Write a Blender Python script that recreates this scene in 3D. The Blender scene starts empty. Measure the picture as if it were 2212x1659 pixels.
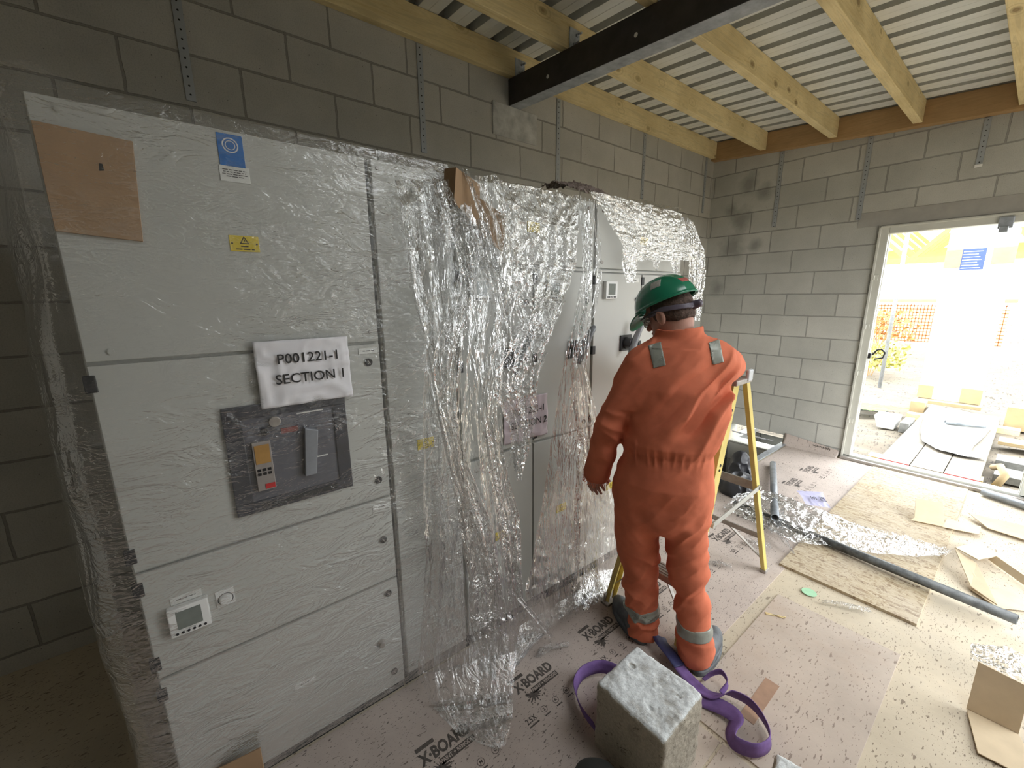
import bpy, bmesh, math, random
import numpy as np
from mathutils import Vector, Matrix
PI = math.pi
random.seed(7)
S = bpy.context.scene
COL = S.collection

# ---------------------------------------------------------------- camera
CAMP = Vector((2.6474, -5.1359, 1.6694))
YAW, PITCH, ROLL = .9059, -.2128, -.009
fwd = Vector((-math.sin(YAW)*math.cos(PITCH), math.cos(YAW)*math.cos(PITCH), math.sin(PITCH)))
rgt = Vector((math.cos(YAW), math.sin(YAW), 0))
upv = rgt.cross(fwd)
r2 = math.cos(ROLL)*rgt + math.sin(ROLL)*upv
u2 = -math.sin(ROLL)*rgt + math.cos(ROLL)*upv
cd = bpy.data.cameras.new('camera'); cd.sensor_width = 36; cd.lens = 881.77/2212*36
cd.clip_start = .05; cd.clip_end = 200
cam = bpy.data.objects.new('camera', cd); COL.objects.link(cam)
M = Matrix((r2, u2, -fwd)).transposed().to_4x4(); M.translation = CAMP
cam.matrix_world = M
S.camera = cam

# ---------------------------------------------------------------- world, daylight, exposure
W = bpy.data.worlds.new('sky'); S.world = W; W.use_nodes = True
wn = W.node_tree.nodes; wl = W.node_tree.links
bg = wn['Background']; bg.inputs['Color'].default_value = (.93, .97, 1, 1); bg.inputs['Strength'].default_value = 6.0
def portal(name, loc, w, h, direction):
    d = bpy.data.lights.new(name, 'AREA'); d.shape = 'RECTANGLE'; d.size = w; d.size_y = h; d.cycles.is_portal = True
    o = bpy.data.objects.new(name, d); COL.objects.link(o); o.location = loc
    o.rotation_euler = Vector(direction).to_track_quat('-Z', 'Y').to_euler()
portal('daylight_back_door', (2.24, .22, 1.12), 1.12, 2.2, (0, -1, 0))
portal('daylight_side_door', (3.82, -1.7, 1.1), 1.8, 2.2, (-1, 0, 0))
portal('assumed_roof_opening', (3.35, -3.35, 3.0), .9, 1.3, (0, 0, -1))  # roof gap added out of view for brightness from above
S.view_settings.view_transform = 'Standard'; S.view_settings.look = 'None'
S.view_settings.exposure = 0.85; S.view_settings.gamma = 1
S.view_settings.use_curve_mapping = False
S.cycles.max_bounces = 8; S.cycles.diffuse_bounces = 5; S.cycles.use_adaptive_sampling = True; S.cycles.adaptive_threshold = .02; S.cycles.transparent_max_bounces = 32
S.cycles.use_denoising = True
S.cycles.sample_clamp_indirect = 8
S.cycles.caustics_reflective = False; S.cycles.caustics_refractive = False

# ---------------------------------------------------------------- helpers
ORG = {}
def _link(o, parent, org):
    COL.objects.link(o); ORG[o.name] = Vector(org)
    if parent is not None: o.parent = parent
def org(parent): return ORG[parent.name] if parent is not None else Vector((0, 0, 0))
def tag(o, label=None, cat=None, group=None, kind=None):
    if label: o['label'] = label
    if cat: o['category'] = cat
    if group: o['group'] = group
    if kind: o['kind'] = kind
    return o
def thing(name, label, cat, loc=(0, 0, 0), group=None):
    o = bpy.data.objects.new(name, None); o.empty_display_size = .1; o.location = loc
    _link(o, None, loc); return tag(o, label, cat, group)
def mesh_obj(name, me, mat, parent=None, at=None, smooth=False, shift=True):
    """verts are in world coordinates; they are stored relative to the thing's base"""
    o = bpy.data.objects.new(name, me)
    base = org(parent) if parent is not None else Vector(at if at is not None else (0, 0, 0))
    if parent is None: o.location = base
    if shift and base.length > 0: me.transform(Matrix.Translation(-base))
    _link(o, parent, base)
    if mat: me.materials.append(mat)
    if smooth: me.shade_smooth()
    return o
def arr_mesh(name, V, Q):
    V = np.asarray(V, np.float32); Q = np.asarray(Q, np.int32)
    me = bpy.data.meshes.new(name); n = Q.shape[1]
    me.vertices.add(len(V)); me.vertices.foreach_set('co', V.ravel())
    me.loops.add(Q.size); me.loops.foreach_set('vertex_index', Q.ravel())
    me.polygons.add(len(Q)); me.polygons.foreach_set('loop_start', np.arange(0, Q.size, n, dtype=np.int32))
    me.polygons.foreach_set('loop_total', np.full(len(Q), n, np.int32))
    me.update(calc_edges=True); me.validate(); return me
class MB:
    def __init__(s): s.v = []; s.f = []
    def add(s, vs, fs):
        b = len(s.v); s.v += [tuple(v) for v in vs]; s.f += [tuple(i+b for i in f) for f in fs]; return s
    def boxm(s, m, sx, sy, sz):
        vs = [m @ Vector((x*sx/2, y*sy/2, z*sz/2)) for x in (-1, 1) for y in (-1, 1) for z in (-1, 1)]
        return s.add(vs, [(0, 1, 3, 2), (4, 6, 7, 5), (0, 4, 5, 1), (2, 3, 7, 6), (0, 2, 6, 4), (1, 5, 7, 3)])
    def box(s, a, b):
        a, b = Vector(a), Vector(b); c = (a+b)/2; d = b-a
        return s.boxm(Matrix.Translation(c), abs(d.x), abs(d.y), abs(d.z))
    def rbox(s, c, size, rot=(0, 0, 0)):
        from mathutils import Euler
        return s.boxm(Matrix.Translation(c) @ Euler(rot).to_matrix().to_4x4(), *size)
    def bar(s, p, q, w, h, side=(0, 0, 1)):
        p, q = Vector(p), Vector(q); d = (q-p); L = d.length; d.normalize()
        sv = Vector(side); x = d.cross(sv).normalized(); y = x.cross(d)
        m = Matrix((x, d, y)).transposed().to_4x4(); m.translation = (p+q)/2
        return s.boxm(m, w, L, h)
    def tube(s, pts, r, n=12, cap=True, hollow=0):
        pts = [Vector(p) for p in pts]; rs = r if isinstance(r, (list, tuple)) else [r]*len(pts)
        base = []; x = None
        for i, p in enumerate(pts):
            d = (pts[min(i+1, len(pts)-1)]-pts[max(i-1, 0)]).normalized()
            if x is None: x = d.orthogonal().normalized()
            x = (x-d*x.dot(d)).normalized(); y = d.cross(x)
            base.append([p+rs[i]*(math.cos(2*PI*k/n)*x+math.sin(2*PI*k/n)*y) for k in range(n)])
        vs = [v for ring in base for v in ring]; fs = []
        for i in range(len(pts)-1):
            for k in range(n): fs.append((i*n+k, i*n+(k+1) % n, (i+1)*n+(k+1) % n, (i+1)*n+k))
        if cap: fs += [tuple(range(n))[::-1], tuple((len(pts)-1)*n+k for k in range(n))]
        return s.add(vs, fs)
    def prism(s, poly, n):
        """poly: list of 3D points, extruded by the vector n"""
        k = len(poly); n = Vector(n); vs = [Vector(p) for p in poly]+[Vector(p)+n for p in poly]
        return s.add(vs, [tuple(range(k))[::-1], tuple(range(k, 2*k))]+[(i, (i+1) % k, k+(i+1) % k, k+i) for i in range(k)])
    def build(s, name, mat, parent=None, at=None, bevel=0, smooth=False, seg=2):
        me = bpy.data.meshes.new(name); me.from_pydata([tuple(v) for v in s.v], [], s.f)
        bm = bmesh.new(); bm.from_mesh(me); bmesh.ops.recalc_face_normals(bm, faces=bm.faces[:]); bm.to_mesh(me); bm.free()
        o = mesh_obj(name, me, mat, parent, at, smooth)
        if bevel:
            m = o.modifiers.new('bevel', 'BEVEL'); m.width = bevel; m.segments = seg; m.limit_method = 'ANGLE'
        return o
def lettering(body, size, origin, xd, yd, mat, parent, name='printed_text', bold=0, align='CENTER', ext=0.0002, sx=1):
    c = bpy.data.curves.new(name, 'FONT'); c.body = body; c.size = size; c.align_x = align; c.align_y = 'CENTER'
    c.offset = bold; c.extrude = ext; c.resolution_u = 3; c.space_line = .95
    xd, yd = Vector(xd).normalized(), Vector(yd).normalized(); z = xd.cross(yd)
    m = Matrix((xd*sx, yd, z)).transposed().to_4x4(); m.translation = Vector(origin)-org(parent)
    t = bpy.data.objects.new('t', c); me = bpy.data.meshes.new_from_object(t); me.name = name; bpy.data.objects.remove(t); bpy.data.curves.remove(c)
    o = bpy.data.objects.new(name, me); o.matrix_world = m; _link(o, parent, origin); me.materials.clear(); me.materials.append(mat)
    return o

# ---- numpy noise and signed-distance meshes
def _h(i, j, k, seed):
    n = (i.astype(np.int64)*374761393+j.astype(np.int64)*668265263+k.astype(np.int64)*2147483647+seed*1274126177) & 0xffffffff
    n = ((n ^ (n >> 13))*1274126177) & 0xffffffff
    n = ((n ^ (n >> 16))*2246822519) & 0xffffffff
    return ((n ^ (n >> 15)) & 0xffff)/32767.5-1
def vn(x, y, z=0., seed=0):
    x, y, z = np.broadcast_arrays(np.asarray(x, float), np.asarray(y, float), np.asarray(z, float))
    i, j, k = np.floor(x), np.floor(y), np.floor(z); a, b, c = x-i, y-j, z-k
    a = a*a*(3-2*a); b = b*b*(3-2*b); c = c*c*(3-2*c); r = 0
    for di in (0, 1):
        for dj in (0, 1):
            for dk in (0, 1):
                r = r+_h(i+di, j+dj, k+dk, seed)*(a if di else 1-a)*(b if dj else 1-b)*(c if dk else 1-c)
    return r
def fbm(x, y, z=0., o=3, seed=0):
    r = 0; a = 1.; t = 0
    for q in range(o): r = r+a*vn(x*2**q, y*2**q, np.asarray(z)*2**q, seed+q); t += a; a *= .5
    return r/t
def ridge(x, y, z=0., seed=0): return 1-2*np.abs(vn(x, y, z, seed))
def surface_nets(d, lo, h):
    s = d < 0; c = [(i, j, k) for i in (0, 1) for j in (0, 1) for k in (0, 1)]; n = [q-1 for q in d.shape]
    sl = lambda a, o: a[o[0]:o[0]+n[0], o[1]:o[1]+n[1], o[2]:o[2]+n[2]]
    cnt = sum(sl(s, o).astype(np.int8) for o in c); act = (cnt > 0) & (cnt < 8); I = np.argwhere(act)
    dv = {o: d[I[:, 0]+o[0], I[:, 1]+o[1], I[:, 2]+o[2]] for o in c}
    acc = np.zeros((len(I), 3)); k = np.zeros(len(I))
    for a in c:
        for ax in range(3):
            if a[ax]: continue
            b = list(a); b[ax] = 1; b = tuple(b); da, db = dv[a], dv[b]; m = (da < 0) != (db < 0)
            t = np.where(m, da/np.where(m, da-db, 1), 0)
            for q in range(3): acc[:, q] += np.where(m, a[q]+(t if q == ax else 0), 0)
            k += m
    V = (I+acc/k[:, None])*h+np.array(lo); idx = np.full(act.shape, -1, np.int32); idx[act] = np.arange(len(I)); Q = []
    for ax in range(3):
        o1, o2 = [q for q in range(3) if q != ax]
        A = [slice(1, n[q]) if q != ax else slice(0, n[q]) for q in range(3)]
        B = list(A); B[ax] = slice(1, n[ax]+1)
        sa, sb = s[tuple(A)], s[tuple(B)]; E = np.argwhere(sa != sb); fl = sa[tuple(E.T)]
        base = E.copy(); base[:, o1] += 1; base[:, o2] += 1
        def cell(x1, x2):
            q = base.copy(); q[:, o1] -= x1; q[:, o2] -= x2; return idx[tuple(q.T)]
        q = np.stack([cell(1, 1), cell(0, 1), cell(0, 0), cell(1, 0)], 1)
        flip = fl if ax != 1 else ~fl
        q[~flip] = q[~flip][:, ::-1]; Q.append(q)
    return V, np.concatenate(Q)
def sdf_mesh(fn, lo, hi, h, name='m', marg=3.):
    lo = np.array(lo, float); n = np.ceil((np.array(hi)-lo)/(4*h)).astype(int)+1; H = 4*h
    g = np.stack(np.meshgrid(*[lo[q]+(np.arange(n[q])+.375)*H for q in range(3)], indexing='ij'), -1).reshape(-1, 3)
    dc = fn(g).reshape(n); near = np.abs(dc) < marg*H
    d = np.repeat(np.repeat(np.repeat(np.sign(dc)*9., 4, 0), 4, 1), 4, 2).astype(np.float32)
    m = np.repeat(np.repeat(np.repeat(near, 4, 0), 4, 1), 4, 2); I = np.argwhere(m)
    for b in range(0, len(I), 400000):
        J = I[b:b+400000]; d[J[:, 0], J[:, 1], J[:, 2]] = fn(lo+J*h)
    V, Q = surface_nets(d, lo, h); return V, Q
def smin(a, b, k):
    h = np.clip(.5+.5*(b-a)/k, 0, 1); return b+(a-b)*h-k*h*(1-h)
def rcone(P, a, b, r1, r2):
    a, b = np.array(a, float), np.array(b, float); ab = b-a
    t = np.clip(((P-a) @ ab)/(ab @ ab), 0, 1); return np.linalg.norm(P-a-t[:, None]*ab, axis=1)-(r1+(r2-r1)*t)
def ell(P, c, r, R=None):
    q = P-np.array(c, float)
    if R is not None: q = q @ np.array(R, float).T
    r = np.array(r, float); k0 = np.linalg.norm(q/r, axis=1); k1 = np.linalg.norm(q/(r*r), axis=1)+1e-9
    return k0*(k0-1)/k1
def bxs(P, c, b, R=None):
    q = P-np.array(c, float)
    if R is not None: q = q @ np.array(R, float).T
    q = np.abs(q)-np.array(b, float); return np.linalg.norm(np.maximum(q, 0), axis=1)+np.minimum(q.max(1), 0)

# ---------------------------------------------------------------- materials
def newmat(name):
    m = bpy.data.materials.new(name); m.use_nodes = True; nt = m.node_tree
    return m, nt, nt.nodes['Principled BSDF']
def N(nt, t, **kw):
    n = nt.nodes.new(t)
    for k, v in kw.items():
        if k in n.inputs: n.inputs[k].default_value = v
        else: setattr(n, k, v)
    return n
def coords(nt, scale=(1, 1, 1), rot=(0, 0, 0), loc=(0, 0, 0), kind='Object'):
    tc = nt.nodes.new('ShaderNodeTexCoord'); mp = nt.nodes.new('ShaderNodeMapping')
    if kind == 'World':
        ge = nt.nodes.new('ShaderNodeNewGeometry'); nt.links.new(ge.outputs['Position'], mp.inputs[0])
    else: nt.links.new(tc.outputs[kind], mp.inputs[0])
    mp.inputs['Scale'].default_value = scale; mp.inputs['Rotation'].default_value = rot; mp.inputs['Location'].default_value = loc
    return mp.outputs[0]
def ramp(nt, fac, stops):
    r = nt.nodes.new('ShaderNodeValToRGB'); e = r.color_ramp.elements
    while len(e) < len(stops): e.new(.5)
    for i, (p, c) in enumerate(stops):
        e[i].position = p; e[i].color = (c[0], c[1], c[2], 1) if not isinstance(c, (int, float)) else (c, c, c, 1)
    nt.links.new(fac, r.inputs[0]); return r.outputs[0]
def mixc(nt, fac, a, b, mode='MIX'):
    m = nt.nodes.new('ShaderNodeMix'); m.data_type = 'RGBA'; m.blend_type = mode
    for k, v in ((0, fac), (6, a), (7, b)):
        if isinstance(v, (int, float)): m.inputs[k].default_value = v
        elif isinstance(v, tuple): m.inputs[k].default_value = (*v[:3], 1)
        else: nt.links.new(v, m.inputs[k])
    return m.outputs[2]
def noise(nt, vec, scale, detail=4, rough=.6, dist=0):
    n = N(nt, 'ShaderNodeTexNoise', Scale=scale, Detail=detail, Roughness=rough, Distortion=dist); nt.links.new(vec, n.inputs['Vector']); return n.outputs['Fac']
def math_(nt, op, a, b=None, c=None):
    n = nt.nodes.new('ShaderNodeMath'); n.operation = op
    for i, v in enumerate((a, b, c)):
        if v is None: continue
        if isinstance(v, (int, float)): n.inputs[i].default_value = v
        else: nt.links.new(v, n.inputs[i])
    return n.outputs[0]
def bump(nt, h, strength=.3, dist=.01, prev=None):
    b = N(nt, 'ShaderNodeBump', Strength=strength, Distance=dist); nt.links.new(h, b.inputs['Height'])
    if prev is not None: nt.links.new(prev, b.inputs['Normal'])
    return b.outputs[0]
def simple(name, col, rough=.5, metal=0, var=.12, scale=20, bmp=.0, spec=.5, bscale=None, world=True):
    m, nt, b = newmat(name); v = coords(nt, kind='World' if world else 'Object')
    n = noise(nt, v, scale); c2 = tuple(min(1, x*(1+var)) for x in col); c1 = tuple(x*(1-var) for x in col)
    c = ramp(nt, n, [(.3, c1), (.7, c2)]); nt.links.new(c, b.inputs['Base Color'])
    b.inputs['Roughness'].default_value = rough; b.inputs['Metallic'].default_value = metal; b.inputs['Specular IOR Level'].default_value = spec
    if bmp:
        nt.links.new(bump(nt, noise(nt, v, bscale or scale*4), bmp, .004), b.inputs['Normal'])
    return m
def blockwork(name, axis, u0, c1, c2, mortar, dark_patches=None):
    """440 x 215 concrete blocks, courses on the wall's own height"""
    m, nt, b = newmat(name); ge = nt.nodes.new('ShaderNodeNewGeometry'); sp = nt.nodes.new('ShaderNodeSeparateXYZ')
    nt.links.new(ge.outputs['Position'], sp.inputs[0])
    wv = coords(nt, kind='World'); wob = math_(nt, 'MULTIPLY', math_(nt, 'SUBTRACT', noise(nt, wv, 9, 3), .5), .012)
    u = math_(nt, 'ADD', math_(nt, 'ADD', sp.outputs[axis], -u0+.45*20), wob)
    v = math_(nt, 'ADD', math_(nt, 'ADD', sp.outputs[2], -3.01+.225*20), wob)
    cb = nt.nodes.new('ShaderNodeCombineXYZ'); nt.links.new(u, cb.inputs[0]); nt.links.new(v, cb.inputs[1])
    br = N(nt, 'ShaderNodeTexBrick'); nt.links.new(cb.outputs[0], br.inputs['Vector'])
    br.offset = .5; br.offset_frequency = 2; br.squash_frequency = 2; br.squash = 1
    for k, val in (('Scale', 1), ('Mortar Size', .006), ('Mortar Smooth', .25), ('Bias', 0), ('Brick Width', .45), ('Row Height', .225)): br.inputs[k].default_value = val
    br.inputs['Color1'].default_value = (*c1, 1); br.inputs['Color2'].default_value = (*c2, 1); br.inputs['Mortar'].default_value = (*mortar, 1)
    big = ramp(nt, noise(nt, wv, 2.2, 5), [(.3, .86), (.7, 1.08)])
    c = mixc(nt, 1., br.outputs['Color'], big, 'MULTIPLY')
    fine = ramp(nt, noise(nt, wv, 180, 3, .7), [(.3, .82), (.5, 1.), (.75, 1.07)])
    c = mixc(nt, 1., c, fine, 'MULTIPLY')
    pits = N(nt, 'ShaderNodeTexVoronoi', Scale=45.); nt.links.new(wv, pits.inputs['Vector'])
    pm = ramp(nt, pits.outputs['Distance'], [(.06, 1.), (.12, 0.)])
    pm = math_(nt, 'MULTIPLY', pm, math_(nt, 'GREATER_THAN', noise(nt, wv, 6, 2), .56))
    c = mixc(nt, pm, c, tuple(x*.35 for x in c1))
    if dark_patches:                                  # irregular darker patches at set spots on the blocks
        for (ax_, az_, r) in dark_patches:
            dx = math_(nt, 'MULTIPLY', math_(nt, 'SUBTRACT', sp.outputs[axis], ax_), 1.15); dz = math_(nt, 'SUBTRACT', sp.outputs[2], az_)
            d = math_(nt, 'SQRT', math_(nt, 'ADD', math_(nt, 'MULTIPLY', dx, dx), math_(nt, 'MULTIPLY', dz, dz)))
            d = math_(nt, 'ADD', math_(nt, 'DIVIDE', d, r), math_(nt, 'MULTIPLY', math_(nt, 'SUBTRACT', noise(nt, wv, 7, 4), .5), 1.3))
            c = mixc(nt, ramp(nt, d, [(.25, .62), (1., 0.)]), c, tuple(x*.4 for x in c1))
    nt.links.new(c, b.inputs['Base Color']); b.inputs['Roughness'].default_value = .95; b.inputs['Specular IOR Level'].default_value = .15
    nb = bump(nt, noise(nt, wv, 220, 4, .75), .35, .004)
    nb = bump(nt, math_(nt, 'SUBTRACT', 1., br.outputs['Fac']), .9, .006, nb)
    nb = bump(nt, pm, -.5, .006, nb) if False else nb
    nt.links.new(nb, b.inputs['Normal']); return m
def timber(name, axis, c1, c2, knots=True):
    m, nt, b = newmat(name); sc = [14, 14, 14]; sc[axis] = .9
    v = coords(nt, scale=tuple(sc), kind='World'); g = noise(nt, v, 2.2, 6, .65, 1.5)
    c = ramp(nt, g, [(.25, c1), (.5, c2), (.62, tuple(x*.82 for x in c2)), (.8, c2)])
    if knots:
        s2 = [7, 7, 7]; s2[axis] = 4; kv = coords(nt, scale=tuple(s2), kind='World')
        vo = N(nt, 'ShaderNodeTexVoronoi', Scale=1.); nt.links.new(kv, vo.inputs['Vector'])
        c = mixc(nt, ramp(nt, vo.outputs['Distance'], [(.07, .8), (.16, 0.)]), c, (.16, .08, .03))
        rings = math_(nt, 'SINE', math_(nt, 'MULTIPLY', vo.outputs['Distance'], 55))
        c = mixc(nt, math_(nt, 'MULTIPLY', ramp(nt, vo.outputs['Distance'], [(.1, .55), (.42, 0.)]), math_(nt, 'MAXIMUM', rings, 0.)), c, tuple(x*.62 for x in c1))
    lw = noise(nt, coords(nt, kind='World'), 3, 3)
    c = mixc(nt, ramp(nt, lw, [(.35, .35), (.6, 0.)]), c, tuple(x*.7 for x in c1))
    nt.links.new(c, b.inputs['Base Color']); b.inputs['Roughness'].default_value = .75; b.inputs['Specular IOR Level'].default_value = .25
    nt.links.new(bump(nt, g, .25, .004), b.inputs['Normal']); return m
def flakes(name, base, dark, light, sc=1., dust=.35):
    """oriented strand board"""
    m, nt, b = newmat(name); w = coords(nt, kind='World'); c = None
    hs = None
    for q, (rz, s) in enumerate(((.4, 1), (1.6, .8), (2.6, 1.2))):
        v = coords(nt, scale=(22*s*sc, 75*s*sc, 30*sc), rot=(0, 0, rz), loc=(q*3.3, q, 0), kind='World')
        vo = N(nt, 'ShaderNodeTexVoronoi', Scale=1.); nt.links.new(v, vo.inputs['Vector'])
        cc = ramp(nt, vo.outputs['Color'], [(.1, dark), (.35, base), (.75, light), (.95, base)])
        c = cc if c is None else mixc(nt, ramp(nt, noise(nt, w, 38*sc+q*9, 2), [(.49, 0.), (.51, 1.)]), c, cc)
    c = mixc(nt, ramp(nt, noise(nt, w, 2.5, 4), [(.35, 0.), (.7, dust)]), c, (.55, .5, .45))
    nt.links.new(c, b.inputs['Base Color']); b.inputs['Roughness'].default_value = .8; b.inputs['Specular IOR Level'].default_value = .2
    nt.links.new(bump(nt, noise(nt, w, 90, 3), .3, .003), b.inputs['Normal']); return m
def dusty(name, col, fleck=(.12, .09, .07), amount=.5, stain=None, fs=1.):
    """building-board floor with sawdust, grit and scuffs"""
    m, nt, b = newmat(name); w = coords(nt, kind='World')
    c = ramp(nt, noise(nt, w, 3.2, 6, .65), [(.3, tuple(x*.86 for x in col)), (.7, tuple(min(1, x*1.1) for x in col))])
    for q, (rz, s, th) in enumerate(((.5, 26, .655), (1.3, 46, .66), (2.3, 14, .675))):
        v = coords(nt, scale=(s*fs*2.4, s*fs*.8, 1), rot=(0, 0, rz), loc=(q*5, 0, 0), kind='World')
        msk = ramp(nt, math_(nt, 'ADD', noise(nt, v, 2.2, 2, .5), math_(nt, 'MULTIPLY', math_(nt, 'SUBTRACT', noise(nt, w, 2.5+q*2, 3), .5), .22*amount)), [(th, 0.), (th+.02, 1.)])
        c = mixc(nt, math_(nt, 'MULTIPLY', msk, .7), c, fleck)
    if stain: c = mixc(nt, ramp(nt, noise(nt, w, 1.3, 5, .7), [(.5, 0.), (.72, .6)]), c, stain)
    nt.links.new(c, b.inputs['Base Color']); b.inputs['Roughness'].default_value = .75; b.inputs['Specular IOR Level'].default_value = .25
    nt.links.new(bump(nt, noise(nt, w, 60, 4), .2, .003), b.inputs['Normal']); return m
def film(name, haze=.06, gloss=.3, sc=1., stretch=(1, 1, 1), bs=.8, rough=.1, dens=0., crease_glint=.15, patchy=False):
    """thin clear stretch wrap: mostly see-through, mirror-like glints on its creases, a little milky"""
    m, nt, b = newmat(name); nt.nodes.remove(b); out = nt.nodes['Material Output']
    v = coords(nt, scale=stretch, kind='World')
    r1 = math_(nt, 'ABSOLUTE', math_(nt, 'SUBTRACT', noise(nt, v, 9*sc, 3, .55, 1.2), .5))
    r2_ = math_(nt, 'ABSOLUTE', math_(nt, 'SUBTRACT', noise(nt, v, 28*sc, 3, .6, .8), .5))
    if patchy:
        pm = ramp(nt, noise(nt, coords(nt, scale=(1, .7, 1.3), kind='World'), 2.6, 3, .5), [(.40, .3), (.58, 1.)]); r1b, r2b = math_(nt, 'MULTIPLY', r1, pm), math_(nt, 'MULTIPLY', r2_, pm)
    else: r1b, r2b = r1, r2_
    nb = bump(nt, r1b, bs, .03); nb = bump(nt, r2b, bs*.7, .012, nb)
    tr = N(nt, 'ShaderNodeBsdfTransparent'); tr.inputs[0].default_value = (.97, .975, .975, 1)
    gl = N(nt, 'ShaderNodeBsdfAnisotropic', Roughness=rough); gl.inputs['Color'].default_value = (1, 1, 1, 1); nt.links.new(nb, gl.inputs['Normal'])
    df = N(nt, 'ShaderNodeBsdfDiffuse'); df.inputs[0].default_value = (.9, .92, .94, 1); nt.links.new(nb, df.inputs['Normal'])
    tl = N(nt, 'ShaderNodeBsdfTranslucent'); tl.inputs[0].default_value = (.9, .92, .94, 1)
    hz = N(nt, 'ShaderNodeMixShader', Fac=.4); nt.links.new(df.outputs[0], hz.inputs[1]); nt.links.new(tl.outputs[0], hz.inputs[2])
    # crease highlights painted in: whiter, denser lines along narrow ridges of the noise
    cre = ramp(nt, r2_, [(.0, 1.), (.035, 0.)]); cre1 = ramp(nt, r1, [(.0, 1.), (.02, 0.)])
    cr = math_(nt, 'MULTIPLY', math_(nt, 'MAXIMUM', cre, cre1), ramp(nt, noise(nt, coords(nt, kind='World'), 3.5, 3), [(.43, .12), (.64, 1.)]))
    hf = math_(nt, 'MULTIPLY_ADD', cr, crease_glint, haze+dens)
    fr = N(nt, 'ShaderNodeLayerWeight', Blend=.35); nt.links.new(nb, fr.inputs['Normal'])
    gf = math_(nt, 'MULTIPLY_ADD', fr.outputs['Fresnel'], gloss, .03)
    m1 = nt.nodes.new('ShaderNodeMixShader'); nt.links.new(hf, m1.inputs[0]); nt.links.new(tr.outputs[0], m1.inputs[1]); nt.links.new(hz.outputs[0], m1.inputs[2])
    m2 = nt.nodes.new('ShaderNodeMixShader'); nt.links.new(gf, m2.inputs[0]); nt.links.new(m1.outputs[0], m2.inputs[1]); nt.links.new(gl.outputs[0], m2.inputs[2])
    nt.links.new(m2.outputs[0], out.inputs['Surface']); return m

M_LEFT = blockwork('blockwork_left', 1, -2.5106+.225, (.44, .43, .39), (.52, .505, .46), (.3, .29, .26))
M_BACK = blockwork('blockwork_back', 0, .482, (.47, .47, .43), (.55, .545, .5), (.34, .335, .31),
                   dark_patches=[(.42, 2.86, .14), (.6, 2.75, .12), (.38, 2.5, .16), (.3, 2.2, .2), (.55, 2.2, .1), (.26, 2.62, .1), (.18, 1.75, .13)])
M_WALL = blockwork('blockwork_plain', 1, 0, (.5, .49, .45), (.56, .55, .51), (.25, .235, .21))
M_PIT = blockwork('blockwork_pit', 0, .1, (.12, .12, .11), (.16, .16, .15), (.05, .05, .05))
M_JOIST = timber('sawn_pine', 1, (.62, .47, .22), (.8, .66, .37))
M_PLATE = timber('brown_timber', 0, (.33, .2, .09), (.45, .29, .14), False)
M_DECK = simple('galvanised_decking', (.7, .71, .68), .5, .0, .08, 4)
M_STEEL = simple('black_steel', (.04, .037, .036), .5, .0, .3, 12, .1)
M_GALV = simple('galvanised', (.42, .45, .48), .4, .6, .2, 25)
def perforated():
    m, nt, b = newmat('perforated_strap'); v = coords(nt, scale=(1, 1, 1)); sp = nt.nodes.new('ShaderNodeSeparateXYZ'); nt.links.new(v, sp.inputs[0])
    f = math_(nt, 'SUBTRACT', math_(nt, 'FRACT', math_(nt, 'MULTIPLY', sp.outputs[2], 1/.038)), .5); f = math_(nt, 'MULTIPLY', f, .038)
    r = math_(nt, 'ADD', math_(nt, 'MULTIPLY', f, f), math_(nt, 'MULTIPLY', sp.outputs[0], sp.outputs[0])); r = math_(nt, 'ADD', r, math_(nt, 'MULTIPLY', sp.outputs[1], sp.outputs[1]))
    c = mixc(nt, math_(nt, 'LESS_THAN', math_(nt, 'SQRT', r), .0052), (.42, .45, .48), (.03, .03, .03)); nt.links.new(c, b.inputs['Base Color']); b.inputs['Metallic'].default_value = .5; b.inputs['Roughness'].default_value = .45; return m
M_PERF = perforated()
M_FRAME = simple('cream_door_frame', (.6, .6, .54), .4, 0, .05, 6)
M_WHITE = simple('white_plastic', (.8, .8, .78), .35, 0, .03, 6)
M_CAB = simple('cabinet_grey_paint', (.52, .52, .485), .42, 0, .03, 3, .02)
M_DARK = simple('dark_gap', (.03, .03, .03), .7)
M_BLACK = simple('black_plastic', (.02, .02, .022), .35, 0, .2, 30)
M_GREYP = simple('grey_handle', (.22, .23, .24), .3, 0, .1, 30)
M_INK = simple('black_ink', (.03, .028, .027), .8, 0, .3, 60)
M_PRINT = simple('faded_print', (.1, .085, .075), .85, 0, .5, 90)
M_YEL = simple('yellow_label', (.72, .55, .05), .5, 0, .08, 60)
M_LAB = simple('white_label', (.75, .75, .72), .5, 0, .04, 40)
M_BLUE = simple('blue_label', (.02, .16, .5), .4, 0, .1, 30)
M_CARD = simple('brown_cardboard', (.4, .26, .15), .85, 0, .08, 9, .1)
M_CARDL = simple('pale_cardboard', (.62, .5, .34), .85, 0, .08, 9, .1)
M_KRAFT = dusty('kraft_floor_board', (.54, .46, .41), (.09, .07, .06), .45)
M_FLOOR = dusty('dusty_chipboard', (.58, .5, .38), (.14, .1, .07), 1.3, (.45, .4, .33), .8)
M_HARD = dusty('dusty_hardboard', (.52, .44, .37), (.2, .15, .12), .35, (.42, .31, .23), .6)
M_OSB = flakes('strand_board', (.42, .33, .21), (.2, .13, .07), (.52, .44, .31))
M_PAPER = simple('white_paper', (.78, .77, .8), .6, 0, .03, 8, .15, .3, 18)
M_FILM_T = film('taut_wrap', .03, .55, 1.1, (1.2, .75, 1.9), .85, .12, .0, .22, True)
M_FILM_H = film('hanging_wrap', .022, .7, 1.2, (1, 1.8, .3), 1., .1, .0, .3)
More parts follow.
